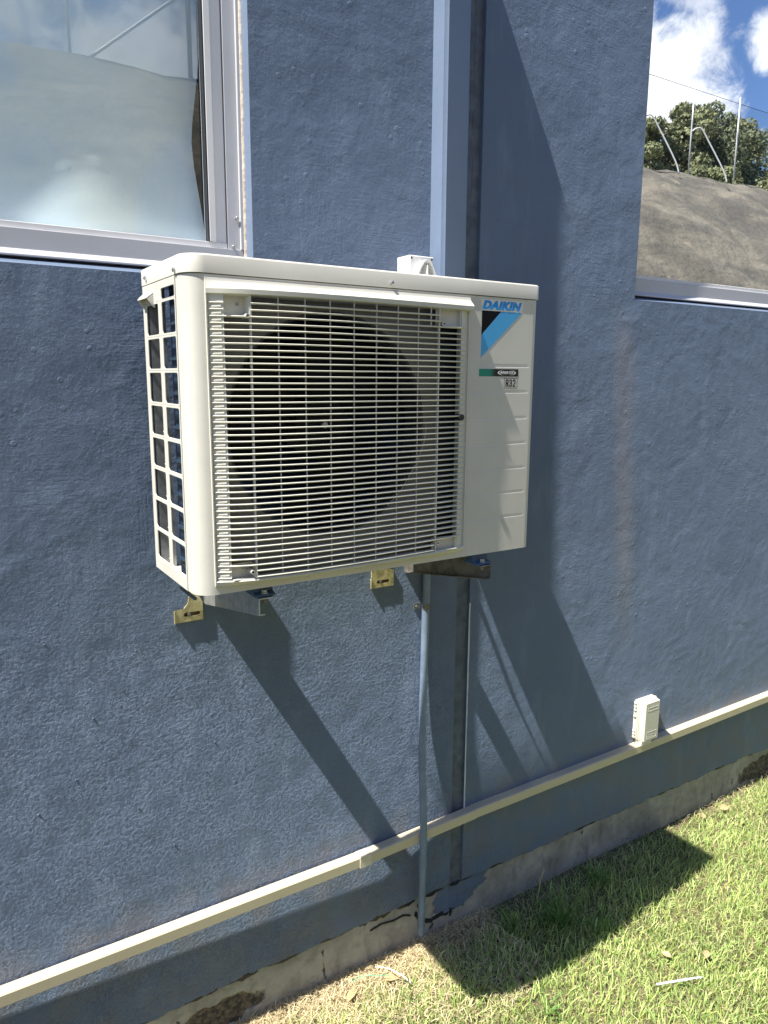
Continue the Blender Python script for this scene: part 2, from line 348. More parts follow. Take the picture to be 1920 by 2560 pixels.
def tag(o, label, cat, group=None, kind=None):
    if label: o['label'] = label
    if cat: o['category'] = cat
    if group: o['group'] = group
    if kind: o['kind'] = kind
    return o
def rrect(x0, x1, z0, z1, r, n=4):
    out = []
    for cx, cz, a0 in ((x1 - r, z1 - r, 0), (x0 + r, z1 - r, 90), (x0 + r, z0 + r, 180), (x1 - r, z0 + r, 270)):
        for k in range(n + 1):
            t = R(a0 + 90 * k / n); out.append((cx + r * math.cos(t), cz + r * math.sin(t)))
    return out
def frame_cell(mb, outer, inner, fn):     # outer rect (x0,x1,z0,z1), inner closed polygon; fn maps 2-D to 3-D
    x0, x1, z0, z1 = outer; cx = sum(p[0] for p in inner) / len(inner); cz = sum(p[1] for p in inner) / len(inner)
    hw = (x1 - x0) / 2; hh = (z1 - z0) / 2; mx = (x0 + x1) / 2; mz = (z0 + z1) / 2
    pts = []
    for p in inner:
        dx, dz = p[0] - cx, p[1] - cz
        t = min(((hw + (cx - mx) * (-1 if dx > 0 else 1)) / abs(dx)) if abs(dx) > 1e-9 else 1e9, ((hh + (cz - mz) * (-1 if dz > 0 else 1)) / abs(dz)) if abs(dz) > 1e-9 else 1e9)
        pts.append((cx + dx * t, cz + dz * t))
    # snap the nearest outer point to each corner
    for c in ((x0, z0), (x1, z0), (x1, z1), (x0, z1)):
        i = min(range(len(pts)), key=lambda k: (pts[k][0] - c[0]) ** 2 + (pts[k][1] - c[1]) ** 2); pts[i] = c
    n = len(inner)
    mb.add([fn(*p) for p in inner] + [fn(*p) for p in pts], [(i, (i + 1) % n, n + (i + 1) % n, n + i) for i in range(n)])
def fast_mesh(name, verts, loops, sizes, mats, cols=None, smooth=False):
    me = bpy.data.meshes.new(name); me.vertices.add(len(verts)); me.vertices.foreach_set('co', verts.astype(np.float32).ravel())
    me.loops.add(len(loops)); me.loops.foreach_set('vertex_index', loops.astype(np.int32))
    me.polygons.add(len(sizes)); st = np.concatenate([[0], np.cumsum(sizes)[:-1]]).astype(np.int32)
    me.polygons.foreach_set('loop_start', st); me.polygons.foreach_set('loop_total', sizes.astype(np.int32))
    me.update(calc_edges=True); me.validate()
    if cols is not None:
        ca = me.color_attributes.new('Col', 'FLOAT_COLOR', 'POINT'); ca.data.foreach_set('color', cols.astype(np.float32).ravel())
    for m in mats: me.materials.append(m)
    o = bpy.data.objects.new(name, me); COL.objects.link(o)
    if smooth: me.polygons.foreach_set('use_smooth', [True] * len(me.polygons))
    return o
def text_obj(name, s, x, z, y, size, mat, parent, shear=0.0, offset=0.0, sx=1.0, extrude=0.0003, spacing=1.0):
    c = bpy.data.curves.new(name, 'FONT'); c.body = s; c.size = size; c.shear = shear; c.offset = offset; c.extrude = extrude; c.space_character = spacing
    t = bpy.data.objects.new('tmp', c); COL.objects.link(t); bpy.context.view_layer.update()
    me = bpy.data.meshes.new_from_object(t.evaluated_get(bpy.context.evaluated_depsgraph_get())); bpy.data.objects.remove(t)
    me.transform(Matrix(((sx, 0, 0, x), (0, 0, -1, y), (0, 1, 0, z), (0, 0, 0, 1))))
    me.materials.clear(); me.materials.append(mat)
    o = bpy.data.objects.new(name, me); COL.objects.link(o); o.parent = parent; o.matrix_parent_inverse = Matrix.Translation(-world_loc(parent)); return o
def width_of(o): xs = [v.co.x for v in o.data.vertices]; return min(xs), max(xs)

GZ = -1.965     # soil level at the wall
# ------------------------------------------------------------------ building
B = thing('building', 'blue painted rendered building with two windows and bare concrete footing', 'building', (1.5, 0.1, GZ))
WX0, WX1, WZ1, WB, WT = -3.0, 8.0, 3.6, -1.797, 0.24
LW = (-2.2, 0.779, 0.243, 2.2)      # left window opening x0 x1 z0 z1
RW = (2.262, 6.0, 0.284, 2.2)       # right window opening
JX0, JX1 = 1.474, 1.530             # joint between the two wall sections
wb = MB()
def wallface(x0, x1, z0, z1): wb.quad((x0, 0, z0), (x1, 0, z0), (x1, 0, z1), (x0, 0, z1))
ZB = -1.74
wallface(WX0, JX0, LW[3], WZ1); wallface(WX0, LW[0], ZB, LW[3]); wallface(LW[0], LW[1], ZB, LW[2]); wallface(LW[1], JX0, ZB, LW[3])
wallface(JX1, WX1, RW[3], WZ1); wallface(JX1, RW[0], ZB, RW[3]); wallface(RW[0], RW[1], ZB, RW[2]); wallface(RW[1], WX1, ZB, RW[3])
# ragged lower edge of the render
for a, b in ((WX0, JX0), (JX1, WX1)):
    n = int((b - a) / 0.006); xs = np.linspace(a, b, n)
    jag = np.convolve(RNG.normal(0, 1, n + 8), np.ones(5) / 5, 'same')[4:n + 4] * 0.0045 + np.convolve(RNG.normal(0, 1, n + 60), np.ones(31) / 31, 'same')[30:n + 30] * 0.02
    low = WB - 0.012 * (xs > 1.6) * np.clip((xs - 1.6), 0, 2) + jag
    wb.strip([[(x, 0, ZB) for x in xs], [(x, 0, l) for x, l in zip(xs, low)], [(x, 0.014, l + 0.002) for x, l in zip(xs, low)]])
# joint walls
for x in (JX0, JX1): wb.quad((x, 0, -1.80), (x, 0.022, -1.80), (x, 0.022, WZ1), (x, 0, WZ1))
# back and sides of the wall body
wb.quad((WX0, 0, WB), (WX0, WT, WB), (WX0, WT, WZ1), (WX0, 0, WZ1)); wb.quad((WX1, 0, WB), (WX1, WT, WB), (WX1, WT, WZ1), (WX1, 0, WZ1))
wb.quad((WX0, 0, WZ1), (WX1, 0, WZ1), (WX1, WT, WZ1), (WX0, WT, WZ1))
# nibs of mortar standing out of the render
for k in range(170):
    if k < 110: x = random.uniform(-0.25, 1.45); z = random.uniform(-1.45, -0.5)
    else: x = random.uniform(0.8, 2.25); z = random.uniform(-1.3, 1.2)
    if JX0 - 0.02 < x < JX1 + 0.02: continue
    r = random.uniform(0.0012, 0.0036) * (1.5 if random.random() < 0.12 else 1); h = r * random.uniform(0.2, 0.6)
    base = [(x + r * math.cos(t) * random.uniform(.7, 1.3), 0.0005, z + r * math.sin(t) * random.uniform(.7, 1.3)) for t in [k2 * math.pi / 3 for k2 in range(6)]]
    wb.add(base + [(x + r * 0.2, -h, z - r * 0.2)], [(i, (i + 1) % 6, 6) for i in range(6)])
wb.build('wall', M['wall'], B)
fm = MB()
n = 60
fm.strip([[(WX0 + (WX1 - WX0) * i / n, 0.012, zz) for i in range(n + 1)] for zz in (-1.74, -1.85, -2.1)])
fm.build('footing', M['concrete'], B)
jm = MB(); jm.quad((JX0, 0.0095, -1.825), (JX1, 0.0095, -1.825), (JX1, 0.018, WZ1), (JX0, 0.018, WZ1))
# cracked bead down the joint
zz = -1.79
while zz < 1.9:
    L = random.uniform(0.05, 0.22); xx = JX0 + 0.030 + random.uniform(-0.003, 0.003)
    jm.tube([(xx, 0.017, zz), (xx + random.uniform(-.003, .003), 0.0145, zz + L / 2), (xx, 0.017, zz + L)], 0.0035, 6); zz += L + random.uniform(0.002, 0.03)
jm.build('joint_sealant', M['joint'], B, smooth=True)
lm = MB(); xs_ = np.linspace(-1.55, -0.75, 30)
lm.strip([[(JX1 - 0.0012, 0.0005 + 0.0, z) for z in xs_], [(JX1 + 0.0015 + 0.0015 * random.random(), -0.0012, z) for z in xs_], [(JX1 + 0.003 + 0.002 * random.random(), -0.0002, z) for z in xs_]])
lm.build('chipped_edge', M['litepatch'], B)
# black mastic remains along the render's lower edge
x = 0.2
while x < 5.0:
    mm = MB()
    L = random.uniform(0.03, 0.16); k = 6; z0 = -1.80 - 0.012 * max(0, min(x - 1.6, 2))
    up = [(x + L * i / k, 0.004, z0 + random.uniform(0.0, 0.006)) for i in range(k + 1)]
    dn = [(x + L * i / k, 0.006, z0 - 0.004 - random.uniform(0.001, 0.013) * math.sin(math.pi * (i + .3) / (k + .6)) * (1.0 if x < 1.5 else .55)) for i in range(k + 1)]
    bk = [(p[0], 0.013, p[2] - 0.001) for p in dn]
    mm.strip([up, dn, bk]); mm.build('mastic_remnant', M['mastic'], B); x += L + random.uniform(0, 0.04 if x < 1.6 else 0.12)
def blotch(pts, r, y=0.0085):
    mm = MB()
    for (a, b) in zip(pts[:-1], pts[1:]):
        for t in np.linspace(0, 1, 14):
            cx = a[0] + (b[0] - a[0]) * t; cz = a[1] + (b[1] - a[1]) * t
            m_ = [(cx + r * random.uniform(.4, 1.2) * math.cos(q), cz + r * random.uniform(.4, 1.2) * math.sin(q)) for q in [i * math.pi / 4 for i in range(8)]]
            yy = y - random.uniform(0, .0015); mm.add([(p[0], yy, p[1]) for p in m_] + [(p[0], 0.0125, p[1]) for p in m_], [tuple(range(8))] + [(i, (i + 1) % 8, 8 + (i + 1) % 8, 8 + i) for i in range(8)])
    mm.build('mastic_remnant', M['mastic'], B)
blotch([(1.15, -1.845), (1.19, -1.838), (1.24, -1.847), (1.28, -1.843), (1.31, -1.856)], 0.0032); blotch([(1.335, -1.86), (1.36, -1.90), (1.40, -1.915), (1.45, -1.905)], 0.008)
blotch([(1.485, -1.90), (1.492, -1.915), (1.487, -1.93)], 0.0035); blotch([(1.44, -1.91), (1.47, -1.918), (1.50, -1.906)], 0.004); blotch([(1.345, -1.83), (1.365, -1.87)], 0.006)
# blue paint run down over the concrete under the joint
pp = MB(); L1 = [(1.432, -1.79), (1.425, -1.83), (1.405, -1.85), (1.42, -1.87), (1.41, -1.888), (1.43, -1.90), (1.43, -1.915)]
R1 = [(1.665, -1.79), (1.645, -1.822), (1.66, -1.835), (1.60, -1.845), (1.59, -1.868), (1.565, -1.888), (1.535, -1.90)]
rows = []
for i in range(len(L1) - 1):
    for t in np.linspace(0, 1, 7)[:-1]:
        a = (L1[i][0] * (1 - t) + L1[i + 1][0] * t + random.uniform(-.004, .004)); b = (R1[i][0] * (1 - t) + R1[i + 1][0] * t + random.uniform(-.006, .006)); z = L1[i][1] * (1 - t) + L1[i + 1][1] * t
        rows.append([(a, 0.0105, z), ((a + b) / 2, 0.009, z), (b, 0.0105, z)])
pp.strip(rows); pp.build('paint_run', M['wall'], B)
# splayed window surrounds
for nm, (x0, x1, z0, z1), rise in (('left', LW, 0.019), ('right', RW, 0.019)):
    rv = MB(); d = 0.062
    rv.quad((x0, 0, z0), (x1, 0, z0), (x1, d, z0 + rise), (x0, d, z0 + rise))
    for x in (x0, x1):
        rv.quad((x, 0, z0), (x, WT, z0), (x, WT, z1), (x, 0, z1))
    rv.quad((x0, 0, z1), (x1, 0, z1), (x1, WT, z1), (x0, WT, z1)); rv.quad((x0, d, z0 + rise), (x1, d, z0 + rise), (x1, WT, z0 + rise), (x0, WT, z0 + rise))
    rv.build('window_reveal', M['blue_smooth'], B)
# left window: outer frame, sash, glass
def window(x0, x1, z0, z1, yf, gmat):
    zf = z0 + 0.021
    fr = MB()
    # bottom rail with a bright sloped nose
    fr.prism([(yf - 0.012, zf), (yf - 0.012, zf + 0.004), (yf, zf + 0.017), (yf, zf + 0.062), (yf + 0.06, zf + 0.062), (yf + 0.06, zf)], 0, x0 + .002, x1 - .002)
    for s_, x in ((1, x0 + .003), (-1, x1 - .003)):
        fr.box(min(x, x + s_ * 0.010), max(x, x + s_ * 0.010), yf - 0.004, yf + 0.05, zf + 0.0625, z1)         # outer lip
        fr.box(min(x + s_ * .0102, x + s_ * 0.042), max(x + s_ * .0102, x + s_ * 0.042), yf + 0.006, yf + 0.05, zf + 0.0625, z1)
    fr.box(x0, x1, yf, yf + .06, z1 - .04, z1)
    f = fr.build('window_frame', M['grey_al'], B, bevel=0.001)
    sa = MB(); ix0 = x0 + .047; ix1 = x1 - .047; zs = zf + 0.063
    sa.box(ix0, ix1, yf + .008, yf + .045, zs, zs + .014)
    for s_, x in ((1, ix0), (-1, ix1)):
        a, b = sorted((x, x + s_ * 0.030)); sa.box(a, b, yf + .012, yf + .045, zs + .0142, z1 - .04)
        a, b = sorted((x + s_ * .0302, x + s_ * 0.047)); sa.box(a, b, yf + .004, yf + .045, zs + .0142, z1 - .04)
    sa.build('sash', M['white_al'], f, bevel=0.0012)
    for s_, x in ((1, ix0 + .0472), (-1, ix1 - .0472)):
        gk = MB(); a, b = sorted((x, x + s_ * .0035)); gk.box(a, b, yf + .006, yf + .03, zs + .0145, z1 - .04)
        gk.build('gasket', M['black_rub'], f)
    g = MB(); yy = 0.075
    g.quad((ix0 + .03, yy, zs + .005), (ix1 - .03, yy, zs + .005), (ix1 - .03, yy, z1 - .03), (ix0 + .03, yy, z1 - .03))
    g.build('pane', gmat, f)
    return f
wf = window(*LW, 0.05, M['clear'])
for x, z in ((0.757, 0.405), (0.745, 0.333)):
    scr = MB(); scr.tube([(x, 0.058, z), (x, 0.045, z)], 0.004, 10)
    scr.build('screw', M['steel'], wf, bevel=0.0008)
wf2 = window(RW[0] - .034, RW[1], RW[2], RW[3], 0.05, M['glass'])
sb = MB(); zs_ = np.linspace(0.27, 2.2, 240)
sb.strip([[(0.7788, 0.042 + random.uniform(-.001, .001), z) for z in zs_], [(0.7755 - random.uniform(0, .001), 0.044, z) for z in zs_], [(0.7735 - random.uniform(0, .001), 0.047, z) for z in zs_]])
sb.tube([(0.772, 0.040, 0.255), (0.774, 0.034, 0.28), (0.773, 0.038, 0.305)], [0.006, 0.010, 0.005], 8)
sb.build('frame_sealant', M['seal'], B)
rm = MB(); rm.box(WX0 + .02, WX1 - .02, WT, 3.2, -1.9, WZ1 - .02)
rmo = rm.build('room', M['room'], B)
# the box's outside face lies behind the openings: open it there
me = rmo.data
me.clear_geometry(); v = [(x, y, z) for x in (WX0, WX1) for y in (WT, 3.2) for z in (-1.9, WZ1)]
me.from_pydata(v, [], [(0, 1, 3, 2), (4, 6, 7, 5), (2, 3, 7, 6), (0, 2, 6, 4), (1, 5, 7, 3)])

# curtain hanging behind the left pane
edge = [(0.93, 0.697), (0.82, 0.691), (0.736, 0.680), (0.652, 0.668), (0.597, 0.664), (0.542, 0.668), (0.459, 0.680), (0.402, 0.688), (0.354, 0.694), (0.335, 0.696)]
ez = np.array([e[0] for e in edge][::-1]); ex = np.array([e[1] for e in edge][::-1])
cm = MB(); rows = []
for z in np.linspace(0.335, 2.15, 90):
    xe = np.interp(z, ez, ex) if z < .93 else 0.697 + 0.006 * math.sin((z - .93) * 9)
    row = []
    for t in np.linspace(0, 1, 120):
        x = xe - (1 - t) * 1.9
        y = 0.112 + 0.010 * math.sin(x * 9 + z * 2.2) + 0.006 * math.sin(x * 17 - z * 5) + 0.018 * math.exp(-((x - 0.72) / .05) ** 2) * 0 
        y += 0.11 * (z - 0.335); 
        cz = 0.46 + (x - 0.2) * 0.26        # a horizontal crease
        y += -0.006 * math.exp(-((z - cz) / 0.006) ** 2)
        row.append((x * (1.8713 + y) / 1.9833, y, z))
    rows.append(row)
cm.strip(rows)
co_ = cm.build('curtain', M['curtain'], None, smooth=True)
tag(co_, 'pale creased curtain hanging behind the pane of the upper left window', 'curtain')

# ------------------------------------------------------------------ air conditioner
X0, X1, Z0, Z1, YF, YB = 0.4657, 1.3957, -0.456, 0.197, -0.412, -0.109
AC = thing('air_conditioner', 'ivory outdoor air conditioner unit with slatted fan grille, mounted on the blue wall', 'air conditioner', ((X0 + X1) / 2, -0.25, Z0))
# cabinet: left corner, front with recess, right panel with shallow grooves
cb = MB()
def arc(cx, cy, r, a0, a1, n=8): return [(cx + r * math.cos(R(a0 + (a1 - a0) * k / n)), cy + r * math.sin(R(a0 + (a1 - a0) * k / n))) for k in range(n + 1)]
RC = 0.042
lp = [(X0, -0.350)] + arc(X0 + RC, YF + RC, RC, 180, 270, 10) + [(0.512, YF)]
cb.strip([[(x, y, z) for x, y in lp] for z in (Z0, -0.43, Z1)])
RX0, RX1, RZ0, RZ1 = 0.512, 1.160, -0.430, 0.180
cb.quad((RX0, YF, RZ1), (RX1, YF, RZ1), (RX1, YF, Z1), (RX0, YF, Z1)); cb.quad((RX0, YF, Z0), (RX1, YF, Z0), (RX1, YF, RZ0), (RX0, YF, RZ0))
gz = [0.0285, -0.037, -0.104, -0.1695, -0.235, -0.2995, -0.364]
zl = [Z0]
prof = [(-0.010, 0), (-0.0034, 0), (-0.0022, 0), (-0.0012, .00045), (0.0012, .0006), (0.0058, 0.0), (0.0070, 0.0), (0.014, 0.0)]
for g in gz[::-1]: zl += [g + a for a, _ in prof]
zl += [Z1]
dep = {round(g + a, 5): d for g in gz for a, d in prof}
xl = [RX1, 1.165, 1.362, 1.3665, 1.3695, 1.371, 1.3765]
wgt = [1, 1, 1, 0.6, 0, 0, 0]
cb.strip([[(x, YF + dep.get(round(z, 5), 0) * k, z) for x, k in zip(xl, wgt)] for z in zl])
rp = [(1.3765, YF)] + arc(X1 - 0.018, YF + 0.018, 0.018, -85, 0, 6) + [(X1, YB)]
cb.strip([[(x, y, z) for x, y in rp] for z in (Z0, Z1)])
# recess walls, bottom and back
cb.quad((RX0, YF, RZ0), (RX0, YF, RZ1), (RX0, YF + .03, RZ1), (RX0, YF + .03, RZ0)); cb.quad((RX1, YF, RZ0), (RX1, YF, RZ1), (RX1, YF + .03, RZ1), (RX1, YF + .03, RZ0))
cb.quad((RX0, YF, RZ1), (RX1, YF, RZ1), (RX1, YF + .03, RZ1), (RX0, YF + .03, RZ1)); cb.quad((RX0, YF, RZ0), (RX1, YF, RZ0), (RX1, YF + .03, RZ0), (RX0, YF + .03, RZ0))
bot = [(X0, YB), (X0, -0.350)] + lp[1:] + [(1.3765, YF)] + rp[1:]
cb.add([(x, y, Z0 + .001) for x, y in bot], [tuple(range(len(bot)))])
cab = cb.build('cabinet', M['ivory'], AC, auto=28)
rb = MB(); rb.box(1.27, X1 - .004, YB, -0.062, -0.19, 0.15)
rb.build('valve_cover', M['ivory'], AC, bevel=0.006)
bk = MB()
bk.quad((0.56, YB - .004, Z0 + .002), (X1, YB - .004, Z0 + .002), (X1, YB - .004, Z1), (0.56, YB - .004, Z1))
bk.quad((1.10, YB, Z0 + .002), (1.10, -0.38, Z0 + .002), (1.10, -0.38, Z1), (1.10, YB, Z1))
bk.quad((X0 + .01, YB, Z1 - .002), (X1, YB, Z1 - .002), (X1, YF + .04, Z1 - .002), (X0 + .01, YF + .04, Z1 - .002))
bk.build('rear_coil', M['coil'], AC)
# fan shroud plate
FC = (0.800, -0.110); FR = 0.252
sh = MB(); inner = [(FC[0] + FR * math.cos(t), FC[1] + FR * math.sin(t)) for t in [2 * math.pi * k / 96 for k in range(96)]]
frame_cell(sh, (RX0, 1.095, RZ0, RZ1), inner, lambda a, b: (a, YF + .026, b))
sh.build('fan_shroud', M['shroud'], AC); sh = MB()
prv = [(0.252, YF + .026), (0.247, YF + .028), (0.243, YF + .036), (0.243, YF + .09)]
for (ra, ya), (rb_, yb_) in zip(prv[:-1], prv[1:]): sh.ring(FC, ra, rb_, ya, n=96, y1=yb_)
sh.build('bell_mouth', M['bell'], AC, auto=40)
sp_ = MB(); sp_.quad((1.0955, YF + .030, RZ0), (RX1, YF + .030, RZ0), (RX1, YF + .030, RZ1), (1.0955, YF + .030, RZ1))
for k in range(12):     # screws and wire ends on the inner partition
    z = 0.05 - k * 0.02; sp_.tube([(1.118, YF + .03, z), (1.121, YF + .022, z + .004)], 0.002, 6)
sp_.build('partition', M['inner'], AC)
# fan
fn_ = MB()
fn_.tube([(FC[0], -0.340, FC[1]), (FC[0], -0.335, FC[1]), (FC[0], -0.25, FC[1])], [0.060, 0.068, 0.07], 32)
for k in range(3):
    rows = []
    for i in range(9):
        r_ = 0.06 + 0.175 * i / 8; row = []
        for j in range(9):
            t = j / 8; a = R(120 * k + 20 + (78 + 14 * (i / 8)) * t - 22 * (i / 8) ** 1.5)
            row.append((FC[0] + r_ * math.cos(a), -0.335 + 0.085 * t + 0.01 * math.sin(3 * t), FC[1] + r_ * math.sin(a)))
        rows.append(row)
    fn_.strip(rows)
fan = fn_.build('fan', M['dark'], AC, auto=40)
hb = MB(); hb.tube([(FC[0], -0.341, FC[1]), (FC[0], -0.352, FC[1])], 0.008, 12); hb.build('shaft_nut', M['steel'], fan, bevel=.001)
ms = MB()
for dx in (-0.105, -0.075): ms.box(FC[0] + dx - .006 - .03, FC[0] + dx + .002 - .03, -0.22, -0.19, -0.01, 0.085)
ms.build('motor_stay', M['zinc'], AC)
# side panel with open cells
sd = MB(); fy = lambda y, z: (X0, y, z)
cols = [(-0.121, -0.2395, -0.135, -0.2275), (-0.2395, -0.350, -0.253, -0.3465)]
rowz = [0.152 - 0.0731 * k for k in range(8)]
for ci, (ya, yb, ha, hb_) in enumerate(cols):
    for zt in rowz:
        frame_cell(sd, (yb, ya, zt - 0.0731 + 0.0045, zt + 0.0045), rrect(hb_, ha, zt - 0.064, zt, 0.006, 3), fy)
sd.quad(fy(YB, Z0), fy(-0.121, Z0), fy(-0.121, Z1), fy(YB, Z1))
zb = rowz[-1] - 0.0731 + 0.0045; sd.quad(fy(-0.121, Z0), fy(-0.350, Z0), fy(-0.350, zb), fy(-0.121, zb))
zt0 = rowz[0] + .0045
sd.quad(fy(-0.121, zt0), fy(-0.2395, zt0), fy(-0.2395, Z1), fy(-0.121, Z1))
frame_cell(sd, (-0.350, -0.2395, zt0, Z1), rrect(-0.3465, -0.253, 0.1585, 0.1805, 0.005, 3), fy)
so_ = sd.build('side_panel', M['ivory'], AC); sm = so_.modifiers.new('t', 'SOLIDIFY'); sm.thickness = 0.0028; sm.offset = 1
bv = so_.modifiers.new('b', 'BEVEL'); bv.width = 0.0009; bv.segments = 2; bv.limit_method = 'ANGLE'; bv.angle_limit = R(50)
# side coil behind the front column of openings
sc_ = MB(); sc_.box(X0 + .018, X0 + .045, -0.385, -0.243, Z0 + .01, Z1 - .01); sc_.build('side_coil', M['coil'], AC)
st_ = MB()
st_.box(X0 + .010, X0 + .0165, -0.318, -0.310, Z0 + .01, Z1 - .01)
for k in range(9): st_.box(X0 + .0105, X0 + .017, -0.352, -0.25, 0.12 - k * .0731 - .014, 0.12 - k * .0731 - .009)
st_.build('coil_guard', plain('blue_grey_steel', (0.06, 0.10, 0.16), 0.25, metal=0.6), AC)
po = MB(); po.box(X0 + .004, X0 + .04, -0.1345, YB - .001, Z0, Z1); po.build('rear_post', M['zinc'], AC)
for k in range(3, 8):
    zt = rowz[k] - 0.050; hk = MB(); hk.tube([(X0 + .002, -0.2275, zt + .004), (X0 + .004, -0.2235, zt - .004), (X0 + .004, -0.212, zt - .0075), (X0 + .004, -0.203, zt - .006)], 0.0013, 6); hk.build('fin_hook', M['ivory_plastic'], AC, smooth=True)
# small hooded vent at the rear top of the side
hv = MB()
za, zb_ = 0.152, 0.182; y0_, y1_ = -0.122, -0.198
hv.add([(X0, y0_, zb_), (X0, y1_, zb_), (X0 - .018, y0_, zb_ - .014), (X0 - .018, y1_, zb_ - .014), (X0 - .018, y0_, zb_ - .018), (X0 - .018, y1_, zb_ - .018), (X0, y0_, zb_ - .004), (X0, y1_, zb_ - .004)],
       [(0, 1, 3, 2), (2, 3, 5, 4), (4, 5, 7, 6), (0, 2, 4, 6), (1, 7, 5, 3)])
for yy in (y0_, y1_ + .003): hv.add([(X0, yy, zb_ - .004), (X0 - .017, yy, zb_ - .018), (X0 - .004, yy, za - .006), (X0, yy, za - .006), (X0, yy - .003, zb_ - .004), (X0 - .017, yy - .003, zb_ - .018), (X0 - .004, yy - .003, za - .006), (X0, yy - .003, za - .006)],
                                   [(0, 1, 2, 3), (4, 7, 6, 5), (0, 4, 5, 1), (1, 5, 6, 2), (2, 6, 7, 3)])
for k in range(5):
    yy = y0_ - .006 - k * .0155
    hv.add([(X0, yy, zb_ + .0006), (X0, yy - .006, zb_ + .0006), (X0 - .018, yy - .006, zb_ - .0125), (X0 - .018, yy, zb_ - .0125), (X0, yy, zb_ + .0026), (X0, yy - .006, zb_ + .0026)], [(4, 5, 2, 3), (0, 4, 3), (1, 2, 5)])
hv.build('vent_hood', M['ivory_plastic'], AC, bevel=0.0012)
# foil tag at the bottom of the side
ft = MB(); ft.box(X0 - .0008, X0 + .001, -0.225, -0.165, Z0 + .002, Z0 + .017); ft.build('foil_tag', M['zinc'], AC)
# top cover
tcv = MB(); o_ = 0.0025
outl = [(X0 - o_, YB + .004)] + arc(X0 - o_ + RC, YF - o_ + RC, RC, 180, 270, 10) + arc(X1 + o_ - 0.014, YF - o_ + 0.014, 0.014, -90, 0, 6) + [(X1 + o_, YB + .004)]
def off(pts, d):      # shrink the outline towards its middle
    cx = (X0 + X1) / 2; cy = (YF + YB) / 2
    return [(x + (d if x < cx else -d) * min(1, abs(x - cx) / .3), y + (d if y < cy else -d) * min(1, abs(y - cy) / .1)) for x, y in pts]
lay = [(0, 0.199), (0, 0.2310), (0.0008, 0.2332), (0.0028, 0.2350), (0.008, 0.2360), (0.05, 0.2370)]
tcv.strip([[(*p, z) for p in (off(outl, d) + [off(outl, d)[0]])] for d, z in lay])
top = off(outl, .05); tcv.add([(*p, 0.2370) for p in top], [tuple(range(len(top)))])
und = off(outl, 0.006); tcv.strip([[(*p, 0.199) for p in outl], [(*p, 0.1985) for p in und]])
tcv.build('top_cover', M['ivory'], AC, auto=35)
for (x, y, z, nx, ny) in ((0.939, YF - .0025, 0.209, 0, -1), (X0 - .0025, -0.357, 0.207, -1, 0), (X0 - .0025, -0.144, 0.213, -1, 0)):
    s_ = MB(); p = Vector((x, y, z)); n_ = Vector((nx, ny, 0)); s_.tube([p, p + n_ * .004, p + n_ * .0055], [0.0052, 0.0048, 0.0022], 12); s_.mat = 1
    s_.tube([p + n_ * .0052, p + n_ * .0057], 0.0019, 8)
    s_.build('cover_screw', [M['steel'], M['hole']], AC)
# ---- grille
def ecc(x):   # how far the grille stands off the cabinet front
    xs = [0.504, 0.512, 0.54, 0.576, 0.635, 0.70, 0.80, 0.90, 1.0, 1.06, 1.10, 1.135, 1.165]
    es = [0.001, 0.006, 0.020, 0.031, 0.038, 0.042, 0.042, 0.037, 0.030, 0.0255, 0.0215, 0.0165, 0.001]
    return float(np.interp(x, xs, es))
GX0, GX1 = 0.504, 1.165
gxs = list(np.linspace(GX0, 0.60, 14)) + list(np.linspace(0.62, 1.08, 18)) + list(np.linspace(1.095, GX1, 12))
PIT = 0.0131; ZT = 0.1429; NS = 44
gr = MB()
def slat(z, xa, xb):
    xs = [x for x in gxs if xa <= x <= xb]; w1, w2 = random.uniform(0, 6), random.uniform(.0001, .00045); z0z = z
    if xs[0] > xa + 1e-6: xs = [xa] + xs
    if xs[-1] < xb - 1e-6: xs = xs + [xb]
    rows = [[], [], [], [], []]
    for x in xs:
        e = ecc(x); y = YF - e; k = min(1, e / .02); z = z0z + w2 * math.sin(x * 14 + w1)
        rows[0].append((x, y + .010 * k + .001, z + .0018)); rows[1].append((x, y + .0012, z + .0018)); rows[2].append((x, y, z + .0006)); rows[3].append((x, y + .0018, z - .0017)); rows[4].append((x, y + .010 * k + .001, z - .0015))
    gr.strip(rows + [rows[0]])
    for e_ in (0, -1): gr.add([r_[e_] for r_ in rows], [(0, 1, 2, 3, 4)])
for k in range(NS):
    z = ZT - k * PIT
    if k < 2: slat(z, 0.587, 1.068)
    elif k >= NS - 2: slat(z, 0.587, 1.055)
    else: slat(z, 0.508, 1.152)
# ribs of short missing slats
for k in (0, 1, NS - 2, NS - 1): slat(ZT - k * PIT, 0.508, 0.534)
gr.build('slats', M['ivory_plastic'], AC, auto=50)
ro = MB()
for i in range(9):
    x = 0.5870 + 0.05925 * i; y = YF - ecc(x) + .0065
    if i in (0, 8): ro.box(x - .0013, x + .0013, y - .004, y + .004, -0.432, 0.160)
    else: ro.box(x - .0009, x + .0009, y + .0012, y + .0045, -0.432, 0.160)
ro.box(1.036, 1.0382, YF - .022, YF - .019, 0.118, 0.160)
ro.build('rods', M['ivory_plastic'], AC)
gf = MB(); gf2 = MB()
# left and right flanks
def flank(gf, x0, x1, n=6):
    xs = np.linspace(x0, x1, n); zs = (-0.432, 0.165)
    gf.strip([[(x, YF - ecc(x) + .0035, z) for x in xs] for z in zs])
flank(gf, 0.506, 0.536); flank(gf2, 1.133, 1.163)
for x in (0.536, 1.133):
    e = ecc(x); (gf if x < 1 else gf2).quad((x, YF - e + .0035, -0.432), (x, YF + .004, -0.432), (x, YF + .004, .165), (x, YF - e + .0035, .165))
